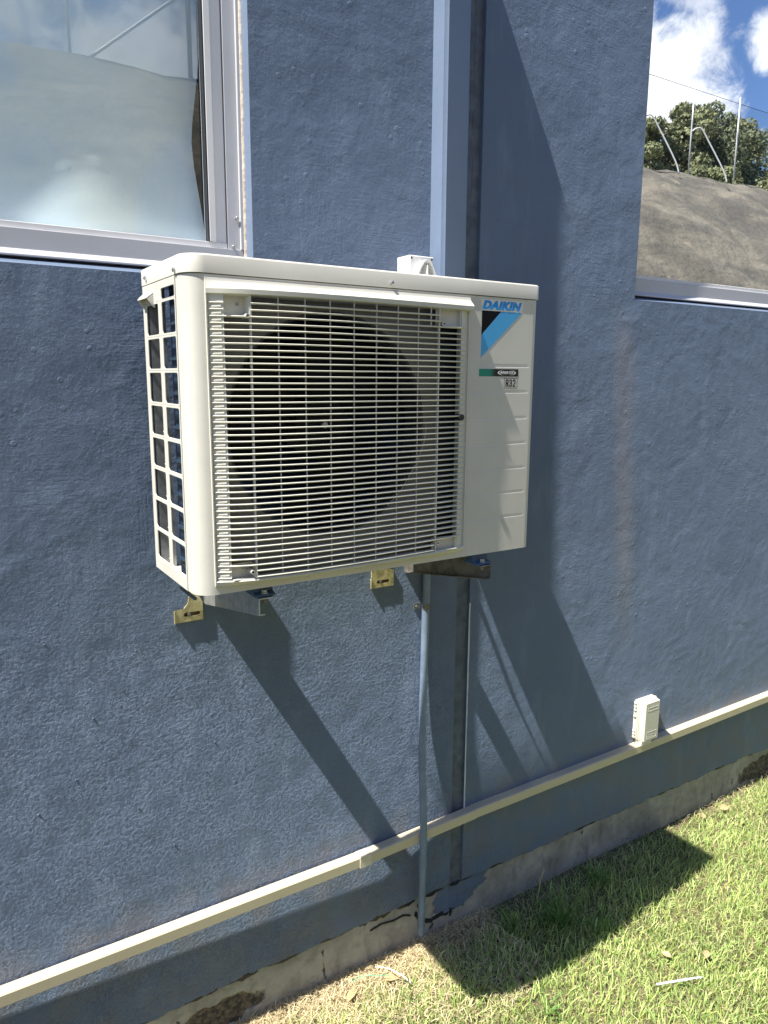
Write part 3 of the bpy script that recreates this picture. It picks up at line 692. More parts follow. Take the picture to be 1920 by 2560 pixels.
# raised pads between the slats on the left flank
for k in range(-1, NS):
    z = ZT - k * PIT; a, b = z - PIT + .0042, z - .0042
    if k == -1: continue
    xa, xb = 0.5135, 0.5325
    for (p, q) in ((xa, xb),):
        gf.add([(p, YF - ecc(p) + .0035, a), (q, YF - ecc(q) + .0035, a), (q, YF - ecc(q) + .0035, b), (p, YF - ecc(p) + .0035, b),
                (p + .002, YF - ecc(p) + .0012, a + .0012), (q - .002, YF - ecc(q) + .0018, a + .0012), (q - .002, YF - ecc(q) + .0018, b - .0012), (p + .002, YF - ecc(p) + .0012, b - .0012)],
               [(4, 5, 6, 7), (0, 1, 5, 4), (1, 2, 6, 5), (2, 3, 7, 6), (3, 0, 4, 7)])
# outer edges
gf.box(0.5035, 0.506, YF - .005, YF + .001, -0.434, 0.190); gf2.box(1.1632, 1.1658, YF - .004, YF + .001, -0.434, 0.190)
gf.build('grille_flank', M['ivory_plastic'], AC, auto=30); gf2.build('grille_flank', M['ivory_plastic'], AC, auto=30)
hd = MB(); rows = []
hx = list(np.linspace(0.504, 0.60, 8)) + list(np.linspace(0.63, 1.05, 12)) + list(np.linspace(1.08, 1.166, 8))
for x in hx:
    e = max(ecc(x), .004); t = 0.0015 + 0.004 * min(1, (x - .504) / .3)
    e = max(e, 0.006 + 0.012 * min(1, max(0, (x - 0.6) / .3))) if x > 0.8 else e
    rows.append([(x, YF + .0005, .1915), (x, YF - .0045, .1905), (x, YF - .0055, .1845), (x, YF - .0062, .1832), (x, YF - e * .98 - .001, .1715), (x, YF - e - .002, .1695), (x, YF - e - .0015, .1605), (x, YF - e + .004, .1585), (x, YF + .002, .1575)])
hd.strip(rows)
for r_ in (rows[0], rows[-1]): hd.add(r_, [tuple(range(len(r_)))])
hd.build('grille_hood', M['ivory_plastic'], AC, auto=30)
gl = MB(); rows = []
for x in hx:
    e = max(ecc(x), .003); rows.append([(x, YF + .0005, -.4385), (x, YF - e * .55 - .002, -.4365), (x, YF - e * .9 - .002, -.4275), (x, YF - e * .9 + .001, -.4245), (x, YF + .002, -.4235)])
gl.strip(rows)
for r_ in (rows[0], rows[-1]): gl.add(r_, [tuple(range(len(r_)))])
gl.build('grille_sill', M['ivory_plastic'], AC, auto=35)
# corner pockets with screw and hollow boss
for (xa, xb, za, zb_, bx, bz) in ((0.538, 0.5865, 0.1185, 0.158, 0.580, 0.1185), (0.538, 0.5865, -0.424, -0.392, 0.5775, -0.409), (1.0625, 1.131, 0.1185, 0.158, 1.073, 0.1245), (1.0625, 1.131, -0.424, -0.394, 1.068, -0.404)):
    pk = MB(); e = ecc((xa + xb) / 2); pk.quad((xa, YF - .003, za), (xb, YF - .003, za), (xb, YF - .003, zb_), (xa, YF - .003, zb_))
    pk.box(xb - .0022, xb - .0002, YF - ecc(xb) + .003, YF - .002, za, zb_); pk.box(xa, xb - .0024, YF - min(e, .022), YF - .0035, za - .0015, za + .0005)
    po_ = pk.build('screw_pocket', M['ivory_plastic'], AC)
    bs_ = MB(); yt = YF - ecc(bx) - .001
    bs_.tube([(bx, YF - .002, bz), (bx, yt + .001, bz)], .0048, 14, caps=False); bs_.ring((bx, bz), .0048, .0026, yt + .001, n=14); bs_.mat = 1; bs_.ring((bx, bz), .0026, 0.0, yt + .0018, n=14)
    bs_.build('boss', [M['ivory_plastic'], M['hole']], po_, auto=50)
    sc = MB(); sx = xa + (xb - xa) * .62 if xa < .6 else xa + .004; sz = (za + zb_) / 2 + .004
    sc.tube([(sx, YF - .003, sz), (sx, YF - .0052, sz)], .0042, 12); sc.mat = 1; sc.box(sx - .0022, sx + .0022, YF - .0056, YF - .0053, sz - .0006, sz + .0006)
    sc.build('pocket_screw', [M['zinc'], M['hole']], po_)
kh = MB(); kh.ring((1.1355, -0.096), .0075, 0.0, YF - .0205, n=24); kh.tube([(1.1355, YF, -0.096), (1.1355, YF - .0205, -0.096)], .0075, 24, caps=False)
kh.build('plug_hole', M['hole'], AC)
# thin wire lying inside the grille
wr = MB(); wr.tube([(1.035, YF - .012, -0.115), (1.028, YF - .013, -0.155), (1.008, YF - .014, -0.20), (0.985, YF - .012, -0.235), (0.962, YF - .010, -0.27), (0.93, YF - .006, -0.30)], 0.0008, 6)
wr.build('stray_wire', M['straw'], AC)
# ---- decals
yd = YF - 0.0004
sf = MB(); sf.quad((1.2035, yd + .0002, 0.1905), (1.3405, yd + .0002, 0.1905), (1.3385, yd + .0002, 0.1625), (1.2045, yd + .0002, 0.1625)); 
sf.build('badge_backing', plain('badge_film', (0.70, 0.68, 0.60), 0.25, var=0.01), AC)
t = text_obj('brand_lettering', 'DAIKIN', 0, 0, 0, 0.0262, M['logo'], AC, shear=0.28, offset=0.0018, spacing=1.10)
a, b = width_of(t); k = (1.336 - 1.2065) / (b - a); t.data.transform(Matrix.Translation((1.2065, yd - .0002, 0.1685)) @ Matrix.Diagonal((k, 1, 1, 1)) @ Matrix.Translation((-a, 0, 0)))
em = MB(); em.mat = 0; em.add([(1.206, yd, .1635), (1.268, yd, .1635), (1.206, yd, .1045)], [(0, 2, 1)]); em.mat = 1
em.add([(1.268, yd, .1635), (1.3345, yd, .1635), (1.332, yd, .158), (1.2060, yd, .0490), (1.206, yd, .1045)], [(0, 4, 3, 2, 1)])
em.build('brand_emblem', [M['black'], M['logo_light']], AC)
st2 = MB(); st2.quad((1.202, yd, .0035), (1.3325, yd, .0035), (1.3325, yd, .0220), (1.202, yd, .0220)); st2.build('inverter_sticker', M['sticker'], AC)
t = text_obj('inverter_lettering', 'INVERTER', 0, 0, 0, 0.0095, M['white'], AC, shear=0.3, offset=0.00012, extrude=0.0001)
a, b = width_of(t); k = (1.3155 - 1.2715) / (b - a); t.data.transform(Matrix.Translation((1.2715, yd - .0003, 0.0095)) @ Matrix.Diagonal((k, 1, 1, 1)) @ Matrix.Translation((-a, 0, 0)))
sw = MB()
for s_ in (1, -1):
    cx = 1.2935; rows = [[], []]
    for q in np.linspace(-1, 1, 17):
        an = R(90 * (1 - abs(q))) ; ang = q * 78
        ox = cx - s_ * 0.0305 * math.cos(R(ang)); oz = 0.01275 + s_ * 0.0072 * math.sin(R(ang)) * (1) 
        wdt = 0.0042 * math.cos(R(ang * 1.1))
        rows[0].append((ox, yd - .0003, oz)); rows[1].append((ox + s_ * wdt, yd - .0003, oz))
    sw.strip(rows)
sw.build('inverter_swoosh', M['white'], AC)
bb = MB(); x0_, x1_, z0_, z1_ = 1.2855, 1.3305, -.0265, -.0005; th = 0.0011
bb.quad((x0_, yd, z0_), (x1_, yd, z0_), (x1_, yd, z0_ + th), (x0_, yd, z0_ + th)); bb.quad((x0_, yd, z1_ - th), (x1_, yd, z1_ - th), (x1_, yd, z1_), (x0_, yd, z1_))
bb.quad((x0_, yd, z0_ + th), (x0_ + th, yd, z0_ + th), (x0_ + th, yd, z1_ - th), (x0_, yd, z1_ - th)); bb.quad((x1_ - th, yd, z0_ + th), (x1_, yd, z0_ + th), (x1_, yd, z1_ - th), (x1_ - th, yd, z1_ - th))
bb.build('refrigerant_border', M['black'], AC)
lt = MB()
def glyph(strokes, x, z, w_, h_, t_):
    for i, (p, q) in enumerate(strokes):
        p = Vector((p[0] * w_, p[1] * h_)); q = Vector((q[0] * w_, q[1] * h_)); d = (q - p).normalized(); n_ = Vector((-d.y, d.x)) * t_ / 2; p = p - d * t_ * .42; q = q + d * t_ * .42; yy = yd - .00002 * i
        lt.quad((x + p.x - n_.x, yy, z + p.y - n_.y), (x + q.x - n_.x, yy, z + q.y - n_.y), (x + q.x + n_.x, yy, z + q.y + n_.y), (x + p.x + n_.x, yy, z + p.y + n_.y))
glyph([((0, 0), (0, 1)), ((0, 1), (.85, 1)), ((1, .92), (1, .6)), ((0, .5), (.85, .5)), ((.75, .45), (1.02, 0))], 1.2925, -.0215, .0062, .0160, .0029)
glyph([((.1, 1), (.85, 1)), ((1, .9), (1, .6)), ((.4, .52), (.85, .52)), ((1, .42), (1, .1)), ((.85, 0), (.1, 0)), ((0, .15), (0, .22)), ((0, .8), (0, .86))], 1.3045, -.0215, .0058, .0160, .0029)
glyph([((0, .8), (0, .88)), ((.1, 1), (.85, 1)), ((1, .9), (1, .62)), ((1, .55), (.08, .08)), ((0, 0), (1.05, 0))], 1.3165, -.0215, .0058, .0160, .0029)
lt.build('refrigerant_lettering', M['black'], AC)

# ------------------------------------------------------------------ wall brackets
def bracket(xw, side, tip, plate, slot, label, mat_arm):
    T = thing('wall_bracket', label, 'bracket', (xw, 0, -0.6), 'steel brackets carrying the air conditioner')
    zt = -0.4885; am = MB(); th = .003
    a, b = (xw, xw + th) if side > 0 else (xw - th, xw)
    # tapered web
    am.prism([(0.0, -0.600), (-0.02, -0.600), (tip, zt - .040), (tip, zt), (0.0, zt)], 0, a, b)
    fl = (b, b + .034) if side > 0 else (a - .036, a)
    am.box(fl[0], fl[1], tip, -0.001, zt - .003, zt)
    # lower return lip follows the taper
    l0, l1 = (b, b + .012) if side > 0 else (a - .012, a)
    am.add([(l0, -0.02, -0.600), (l1, -0.02, -0.600), (l1, tip, zt - .040), (l0, tip, zt - .040), (l0, -0.02, -0.597), (l1, -0.02, -0.597), (l1, tip, zt - .037), (l0, tip, zt - .037)],
           [(0, 1, 2, 3), (4, 7, 6, 5), (0, 4, 5, 1), (2, 6, 7, 3), (1, 5, 6, 2), (0, 3, 7, 4)])
    am.build('arm', mat_arm, T, bevel=0.0006, seg=1)
    # plate on the wall: outline with a slotted hole
    pm = MB(); y0, y1 = -0.0045, -0.0005
    n = len(plate)
    zs = sorted(set([p[1] for p in plate]))
    sx0, sx1, sz0, sz1 = slot; lo = min(p[1] for p in plate)
    x0p, x1p = plate[0][0], plate[1][0]
    # lower body around the slot
    inner = rrect(sx0, sx1, sz0, sz1, (sz1 - sz0) / 2 * .98, 4)
    ztop = sz1 + .012
    for yy in (y0,): frame_cell(pm, (x0p, x1p, lo, ztop), inner, lambda p, q: (p, yy, q))
    m = len(inner); pm.add([(p, y0, q) for p, q in inner] + [(p, 0.0, q) for p, q in inner], [(i, (i + 1) % m, m + (i + 1) % m, m + i) for i in range(m)])
    pm.box(x0p, x1p, y0 + .0002, -0.0002, lo, sz0 - .002)
    neck = [(x0p, ztop), (x1p, ztop), (x1p, ztop + .014), (x1p - .020, ztop + .022), (x1p - .034, -0.575), (x1p - .036, -0.50), (x0p + .002, -0.50), (x0p, -.56)] if side < 0 else [(x0p + .024, ztop), (x1p, ztop), (x1p, ztop + .012), (x1p - .012, -0.572), (x1p - .012, -0.50), (x1p - .036, -0.50), (x1p - .036, -0.575), (x1p - .040, ztop + .012)]
    pm.prism(neck, 1, y0, -0.0005)
    # small turned flange at the left end
    pm.box(x0p - .0022, x0p, -0.0058, -0.0005, lo, ztop - .004)
    po = pm.build('plate', M['gold'], T, auto=35)
    wl = MB(); wl.box(*sorted((xw + side * .0035, xw + side * .037)), -0.025, -0.0006, -0.484, -0.362); wl.build('wall_leg', M['zinc'], T, bevel=.001)
    rs = MB(); rs.quad((sx0 - .002, -0.0003, sz0 - .002), (sx1 + .002, -0.0003, sz0 - .002), (sx1 + .002, -0.0003, sz1 + .002), (sx0 - .002, -0.0003, sz1 + .002)); rs.build('slot_shadow_rust', plain('rust', (0.09, 0.05, 0.025), 0.9, var=.5, scale=90), po)
    bt = MB(); bt.tube([((sx0 + sx1) / 2 - .008, -0.0006, (sz0 + sz1) / 2), ((sx0 + sx1) / 2 - .008, -0.006, (sz0 + sz1) / 2)], 0.0046, 8); bt.build('bolt', M['brownz'], po)
    # rubber mounts and foot bolts
    for yy, lab in ((tip + .035, 1), (-0.13, 0)):
        rbm = MB(); cx = (fl[0] + fl[1]) / 2
        rbm.prism([(yy - .030, zt + .0005), (yy + .030, zt + .0005), (yy + .030, zt + .006), (yy + .014, zt + .010), (yy + .012, zt + .031), (yy - .012, zt + .031), (yy - .014, zt + .010), (yy - .030, zt + .006)], 0, cx - .026, cx + .024)
        ro = rbm.build('rubber_mount', M['rubber'], T, bevel=0.002)
        bo = MB(); by = yy - .020; bo.tube([(cx, by, zt + .007), (cx, by, zt + .0085)], .0095, 16); bo.tube([(cx, by, zt + .0088), (cx, by, zt + .0145)], .0065, 6)
        bo.build('foot_bolt', M['zinc'], ro, auto=40)
    bo = MB(); bo.tube([((fl[0] + fl[1]) / 2, tip + .015, zt - .003), ((fl[0] + fl[1]) / 2, tip + .015, zt - .014)], .0055, 8); bo.build('nut', M['brownz'], T)
    return T
bracket(0.612, 1, -0.385, [(0.533, -.644), (0.608, -.644)], (0.556, 0.601, -0.630, -0.619), 'left galvanised bracket under the slatted corner of the air conditioner, clear of the conduit', M['zinc'])
bracket(1.262, -1, -0.415, [(1.139, -.640), (1.219, -.640)], (1.157, 1.203, -0.628, -0.617), 'right bracket with rusty brown arm beside the conduit, under the air conditioner', M['brownz'])

# ------------------------------------------------------------------ tall duct on the wall above the unit
D_ = thing('cable_duct', 'tall pale blue pipe duct rising up the wall behind the air conditioner', 'duct', (1.39, 0, -0.26))
dm = MB()
pr = [(1.3400, -0.0002), (1.3420, -0.036), (1.3440, -0.042), (1.3535, -0.0465), (1.3555, -0.0485), (1.3585, -0.0475), (1.4280, -0.0475), (1.4330, -0.0455), (1.4385, -0.039), (1.4420, -0.0002)]
dm.prism(pr, 2, -0.26, 1.345)
for i_, v_ in enumerate(dm.v):
    if v_[1] < -.02: dm.v[i_] = (v_[0], v_[1] - (.010 if v_[2] < 0 else .0025), v_[2])
dm_ok = True; dm.build('duct_cover', M['blue_smooth'], D_, auto=25)
ec = MB(); ec.prism([(x + (-.003 if x < 1.39 else .003), y - (.003 if y < -.01 else 0)) for x, y in pr], 2, 1.31, 1.36); ec.build('end_cap', M['blue_smooth'], D_, bevel=.002)
# pipes from the duct into the unit
P_ = thing('refrigerant_pipes', 'black insulated pipes and cable between duct and air conditioner', 'pipes', (1.39, -0.03, -0.3))
pm = MB(); pm.tube([(1.375, -0.022, -0.24), (1.375, -0.024, -0.30), (1.36, -0.045, -0.345), (1.33, -0.085, -0.35), (1.32, -0.115, -0.34)], 0.013, 12)
pm.tube([(1.41, -0.020, -0.24), (1.412, -0.022, -0.32), (1.40, -0.045, -0.385), (1.36, -0.085, -0.39), (1.33, -0.115, -0.38)], 0.010, 12); pm.build('insulation', M['foam'], P_, smooth=True)
pc = MB(); pc.tube([(1.345, -0.018, -0.25), (1.335, -0.02, -0.33), (1.31, -0.05, -0.39), (1.29, -0.09, -0.38)], 0.005, 8); pc.build('cable', M['black'], P_, smooth=True)

# ------------------------------------------------------------------ conduit
C_ = thing('conduit', 'thin round blue painted conduit running down the wall below the unit', 'conduit', (1.33, -0.02, -1.9))
cmb = MB(); cr_ = 0.0125
path = [(1.3385, -0.0145, -0.30), (1.3385, -0.0145, -0.66), (1.3370, -0.0140, -0.75), (1.3330, -0.0160, -0.95), (1.3290, -0.0190, -1.12), (1.3255, -0.0270, -1.28), (1.3215, -0.0420, -1.42), (1.3200, -0.0478, -1.50), (1.3195, -0.0480, -1.60), (1.3190, -0.0470, -1.75), (1.3180, -0.0460, -1.892)]
def smooth_path(p, n=6):
    out = []
    P = [Vector(p[0])] + [Vector(q) for q in p] + [Vector(p[-1])]
    for i in range(1, len(P) - 2):
        for k in range(n):
            t = k / n; a, b, c, d = P[i - 1], P[i], P[i + 1], P[i + 2]
            out.append(0.5 * ((2 * b) + (c - a) * t + (2 * a - 5 * b + 4 * c - d) * t * t + (3 * b - a - 3 * c + d) * t ** 3))
    out.append(P[-1]); return out
cmb.tube(smooth_path(path), cr_, 20); cmb.build('tube', M['conduit'], C_, auto=50)
cc = MB(); cc.tube([(1.3195, -0.0480, -1.585), (1.3193, -0.0478, -1.64)], cr_ + .0012, 20); cc.build('coupling', M['conduit'], C_, auto=50)
cp = MB(); cp.box(1.300, 1.3235, -0.0025, -0.0003, -0.734, -0.714)
rows = []
for k in range(11):
    a = R(180 * k / 10 + 0); rows.append([(1.3370 - (cr_ + .0012) * math.cos(a), -0.0140 - (cr_ + .0012) * math.sin(a), z) for z in (-0.734, -0.714)])
cp.strip(rows); co2 = cp.build('saddle_clip', M['brownz'], C_, auto=50)
cs = MB(); cs.tube([(1.309, -0.0025, -0.724), (1.309, -0.0045, -0.724)], .004, 10); cs.build('clip_screw', M['zinc'], co2)

# ------------------------------------------------------------------ horizontal beige duct along the base
T_ = thing('cable_trunking', 'long beige plastic cable trunking running along the wall above the footing', 'trunking', (1.5, 0, -1.53))
tz1, tz0, td = -1.509, -1.545, 0.034
tm = MB()
def trunk(x0, x1, g0, g1, dz0=0, dz1=0, n=14):
    rows = []
    for i in range(n + 1):
        t = i / n; x = x0 + (x1 - x0) * t; g = g0 + (g1 - g0) * t; z = dz0 + (dz1 - dz0) * t
        rows.append([(x, -g, tz1 + z), (x, -g - td + .003, tz1 + z), (x, -g - td, tz1 + z - .003), (x, -g - td, tz0 + z + .0025), (x, -g - td + .0025, tz0 + z), (x, -g, tz0 + z), (x, -g, tz1 + z)])
    tm.strip(rows)
    for r_ in (rows[0], rows[-1]): tm.add(r_[:-1], [tuple(range(6))])
trunk(-2.9, -0.1, .003, .006, .006, .004); trunk(-0.1, 1.10, .006, .0095, .004, -.003); trunk(1.101, 1.56, .0095, .0004, -.003, .0); trunk(1.56, 7.9, .0004, .0006, .002, .010, 30)
tm.build('trunking_length', M['trim'], T_, auto=25)
jc = MB(); jx0, jx1 = 1.075, 1.118; e = .0022; g = .0095
jc.prism([(-g - td - e, tz1 + e - .003), (-g, tz1 + e - .003), (-g, tz0 - e - .003), (-g - td - e, tz0 - e - .003)], 0, jx0, jx1); jc.build('joint_cover', plain('joint_cover_plastic', (0.58, 0.52, 0.41), 0.38), T_, bevel=.0012)

# ------------------------------------------------------------------ isolator switch
I_ = thing('isolator_switch', 'white rotary isolator switch box on the wall above the air conditioner', 'switch', (1.265, -0.03, 0.27))
bx = MB(); bx.box(1.2235, 1.3075, -0.066, -0.0005, 0.185, 0.3405); bx.build('housing', M['switch'], I_, bevel=0.003, seg=3)
for x, z in ((1.2305, 0.3330), (1.3005, 0.3330)):
    s_ = MB(); s_.ring((x, z), 0.0, .0032, -0.0664, n=14); s_.build('lid_screw', M['hole'], I_)
kn = MB(); s_ = MB(); s_.tube([(1.2229, -0.028, .285), (1.2237, -0.028, .285)], 0.0085, 20); s_.build('knockout', M['switch'], I_, auto=40)
# big lever: arched wall around a central fin
arc_pts = [(1.2300, 0.262), (1.2335, 0.288), (1.2440, 0.309), (1.2555, 0.3245), (1.2655, 0.3285), (1.2755, 0.3245), (1.2865, 0.309), (1.2965, 0.288), (1.3000, 0.262), (1.2965, 0.235), (1.2655, 0.205), (1.2345, 0.235)]
pa = MB(); n = len(arc_pts); cxy = (1.2655, 0.27)
innr = [(cxy[0] + (x - cxy[0]) * .86, cxy[1] + (z - cxy[1]) * .9) for x, z in arc_pts]
yA, yB_ = -0.0665, -0.094
pa.add([(x, yA, z) for x, z in arc_pts] + [(x, yB_, z) for x, z in arc_pts] + [(x, yB_, z) for x, z in innr] + [(x, yA - .004, z) for x, z in innr],
       [(i, (i + 1) % n, n + (i + 1) % n, n + i) for i in range(n)] + [(n + i, n + (i + 1) % n, 2 * n + (i + 1) % n, 2 * n + i) for i in range(n)] + [(2 * n + i, 2 * n + (i + 1) % n, 3 * n + (i + 1) % n, 3 * n + i) for i in range(n)] + [tuple(range(3 * n, 4 * n))])
hd_ = pa.build('handle', M['switch'], I_, auto=30)
fi = MB(); fi.add([(1.2655, yA - .004, .318), (1.2475, yA - .004, .262), (1.2520, yA - .004, .225), (1.2790, yA - .004, .225), (1.2835, yA - .004, .262), (1.2655, yB_ - .003, .312), (1.2600, yB_ - .003, .262), (1.2640, yB_ - .003, .225), (1.2670, yB_ - .003, .225), (1.2710, yB_ - .003, .262)],
                [(0, 1, 6, 5), (1, 2, 7, 6), (5, 6, 7, 8, 9), (2, 3, 8, 7), (3, 4, 9, 8), (4, 0, 5, 9)])
fi.build('grip', M['switch'], hd_, bevel=.001)

# ------------------------------------------------------------------ junction box on the trunking
J_ = thing('junction_box', 'small cream upright junction box sitting on the beige trunking', 'junction box', (2.478, -0.03, -1.5))
jb = MB(); jb.prism(rrect(2.4225, 2.5385, -1.486, -1.3125, .012, 4), 1, -0.0195, -0.0003); jb.build('base', M['box_white'], J_, bevel=.0015)
jl = MB()
def lay_(x0, x1, z0, z1, r, y): return [(a, y, b) for a, b in rrect(x0, x1, z0, z1, r, 4)]
Ls = [lay_(2.4250, 2.5370, -1.4905, -1.3100, .012, -0.0200), lay_(2.4250, 2.5370, -1.4905, -1.3100, .012, -0.0250), lay_(2.4300, 2.5320, -1.4885, -1.3150, .009, -0.0262), lay_(2.4370, 2.5240, -1.4865, -1.3170, .003, -0.0500)]
m = len(Ls[0]); jl.add([p for l in Ls for p in l], [(j * m + i, j * m + (i + 1) % m, (j + 1) * m + (i + 1) % m, (j + 1) * m + i) for j in range(3) for i in range(m)] + [tuple(range(3 * m, 4 * m)), tuple(range(m))[::-1]])
lid = jl.build('lid', M['box_white'], J_, bevel=.0012)
def ridge_frame(mb, x0, x1, z0, z1, y, w_=.0012, h=.0006):
    for q in ((x0, x1, z0, z0 + w_), (x0, x1, z1 - w_, z1), (x0, x0 + w_, z0 + w_, z1 - w_), (x1 - w_, x1, z0 + w_, z1 - w_)): mb.box(q[0], q[1], y - h, y + .0004, q[2], q[3])
rf = MB(); ridge_frame(rf, 2.451, 2.516, -1.353, -1.338, -0.050); rf.build('moulded_panel', M['box_white'], lid); rf = MB(); ridge_frame(rf, 2.451, 2.512, -1.4755, -1.4465, -0.050)
for k in range(3): rf.box(2.458, 2.505 - k * .006, -0.0504, -0.0495, -1.4525 - k * .008, -1.4510 - k * .008)
rf.build('moulded_panel', M['box_white'], lid)
for k, z in enumerate((-1.322, -1.338, -1.352, -1.380, -1.445, -1.458, -1.472)):
    c_ = MB(); c_.box(2.4165, 2.4224, -0.016, -0.004, z - .004, z + .004); c_.build('hinge_lug', M['box_white'], J_, bevel=.0012)
sp2 = MB(); sp2.box(2.4330, 2.4960, -0.042, -0.0060, -1.5080, -1.4870); sp2.build('spigot', M['box_white'], J_, bevel=.002)

# ------------------------------------------------------------------ ground
gx = np.concatenate([np.linspace(-60, -3, 20), np.linspace(-2.5, 6, 120), np.linspace(7, 90, 24)]); gy = np.concatenate([np.linspace(-70, -6.5, 18), np.linspace(-6, 0.3, 100)])
XX, YY = np.meshgrid(gx, gy)
ZZ = GZ + 0.006 * np.sin(XX * 5.1 + YY * 3) * np.cos(YY * 7 - XX) + 0.010 * np.sin(XX * 1.7 + 1) - 0.012 - 0.016 * np.clip(XX - 2.2, 0, 3)
def gz_at(x, y): return GZ - 0.012 + 0.006 * np.sin(x * 5.1 + y * 3) * np.cos(y * 7 - x) + 0.010 * np.sin(x * 1.7 + 1) - 0.016 * np.clip(x - 2.2, 0, 3)
V_ = np.stack([XX, YY, ZZ], -1).reshape(-1, 3); ny_, nx_ = XX.shape
idx = np.arange(ny_ * nx_).reshape(ny_, nx_); F_ = np.stack([idx[:-1, :-1], idx[:-1, 1:], idx[1:, 1:], idx[1:, :-1]], -1).reshape(-1, 4)
g_ = fast_mesh('ground', V_, F_.ravel(), np.full(len(F_), 4), [M['soil'], M['field']], smooth=True)
near = (V_[F_].mean(1)[:, 1] > -3.2) & (V_[F_].mean(1)[:, 0] > -3) & (V_[F_].mean(1)[:, 0] < 6.2)
g_.data.polygons.foreach_set('material_index', np.where(near, 0, 1).astype(np.int32)); tag(g_, None, None, kind='structure')

def blades(px, py_, h, wd, col, lean, pz=None, flat=0.0):
    n = len(px); ang = RNG.uniform(0, 2 * np.pi, n); ca, sa = np.cos(ang), np.sin(ang)
    ld = RNG.uniform(0, 2 * np.pi, n); lx, ly = np.cos(ld) * lean * h, np.sin(ld) * lean * h
    z0 = (gz_at(px, py_) if pz is None else pz) - 0.003; hz = h * np.sqrt(np.clip(1 - lean ** 2 * .8, 0.05, 1))
    v = np.zeros((n, 7, 3))
    for j, (t, wk) in enumerate(((0, .8), (.35, 1.0), (.72, .75))):
        bend = t ** 1.6; zz = z0 + hz * (t - 0.28 * lean * t * t)
        cx = px + lx * bend; cy = py_ + ly * bend
        v[:, 2 * j, 0] = cx - ca * wd * wk / 2; v[:, 2 * j, 1] = cy - sa * wd * wk / 2; v[:, 2 * j, 2] = zz
        v[:, 2 * j + 1, 0] = cx + ca * wd * wk / 2; v[:, 2 * j + 1, 1] = cy + sa * wd * wk / 2; v[:, 2 * j + 1, 2] = zz
    v[:, 6, 0] = px + lx; v[:, 6, 1] = py_ + ly; v[:, 6, 2] = z0 + hz * (1 - .30 * lean)
    v[:, :, 1] = np.minimum(v[:, :, 1], 0.009)
    base = (np.arange(n) * 7)[:, None]
    loops = (base + np.array([[0, 1, 3, 2, 2, 3, 5, 4, 4, 5, 6]])).ravel(); sizes = np.tile([4, 4, 3], n)
    c = np.ones((n, 7, 4)); c[:, :, :3] = col[:, None, :]; 
    return v.reshape(-1, 3), loops, sizes, c.reshape(-1, 4)
def fbm(x, y, s, seed=0):
    o = np.zeros_like(x)
    for k in range(4):
        a = seed * 1.7 + k * 2.1; f = s * 1.9 ** k
        o += (np.sin(x * f * 1.1 + a + 1.3 * np.sin(y * f * .8 + a)) * np.cos(y * f * 1.3 - a + .9 * np.sin(x * f * .7))) / 1.6 ** k
    return o / 2.2
n = 185000
px = RNG.uniform(0.2, 4.9, n); py_ = -np.abs(RNG.uniform(0, 1, n)) ** 0.9 * 1.55 + 0.004
patch = fbm(px, py_, 4.0, 3); dryz = np.clip(1.15 - (-py_) / (0.15 + 0.09 * patch), 0, 1) * np.clip((2.1 - px) / .6, 0, 1) + np.clip(1 - (-py_) / .10, 0, 1) * .35
under = (px < 2.55) & (py_ > -0.30) & (px > 1.3)
straw = (RNG.uniform(0, 1, n) < 0.19 + 0.2 * (patch > .05) + 0.6 * dryz + 0.2 * under)
keep = ~((RNG.uniform(0, 1, n) < 0.25 * dryz))
h = np.where(straw, RNG.uniform(.008, .024, n), RNG.uniform(.018, .052, n) * (1 + .3 * patch)); h = np.where(under & ~straw, h * 1.35, h); h = np.where(~straw & (RNG.uniform(0, 1, n) < .05), h * 1.7, h); h = h * np.where(py_ > -.05, .6, 1)
lean = np.where(straw, RNG.uniform(.6, 1.0, n), RNG.uniform(.15, .85, n))
wd = np.where(straw, RNG.uniform(.0014, .0030, n), RNG.uniform(.0022, .0042, n))
u1 = RNG.uniform(0, 1, n)[:, None]; u2 = (RNG.uniform(.8, 1.4, n) * (.96 + .20 * fbm(px, py_, 9.0, 6)))[:, None]
gcol = (np.array([[0.25, 0.39, 0.10]]) * (1 - u1) + np.array([[0.52, 0.60, 0.24]]) * u1) * u2
scol = (np.array([[0.50, 0.40, 0.21]]) * (1 - u1) + np.array([[0.72, 0.62, 0.38]]) * u1) * u2
yel = (RNG.uniform(0, 1, n) < .12)[:, None]; gcol = np.where(yel, np.array([[0.40, 0.42, 0.13]]) * u2, gcol)
col = np.where(straw[:, None], scol, gcol)
sel = keep
parts = [blades(px[sel], py_[sel], h[sel], wd[sel], col[sel], lean[sel])]
n = 45000; px = RNG.uniform(-2.8, 6, n); py_ = RNG.uniform(-3.2, 0, n); out_ = (px < .2) | (px > 4.9) | (py_ < -1.5); px, py_ = px[out_], py_[out_]; n = len(px)
parts.append(blades(px, py_, RNG.uniform(.015, .045, n), RNG.uniform(.004, .008, n), np.array([[0.16, 0.24, 0.05]]) * RNG.uniform(.7, 1.3, n)[:, None], RNG.uniform(.2, .9, n)))
n = 12000; px = 0.3 + 1.35 * RNG.uniform(0, 1, n); py_ = -RNG.uniform(0, 1, n) ** 1.8 * (.34 + .08 * fbm(px, px * 0, 5, 1))
parts.append(blades(px, py_, RNG.uniform(.015, .045, n), RNG.uniform(.0014, .0028, n), np.array([[0.70, 0.60, 0.38]]) * RNG.uniform(.6, 1.3, n)[:, None], RNG.uniform(.75, 1.0, n), pz=gz_at(px, py_) + RNG.uniform(.0, .02, n)))
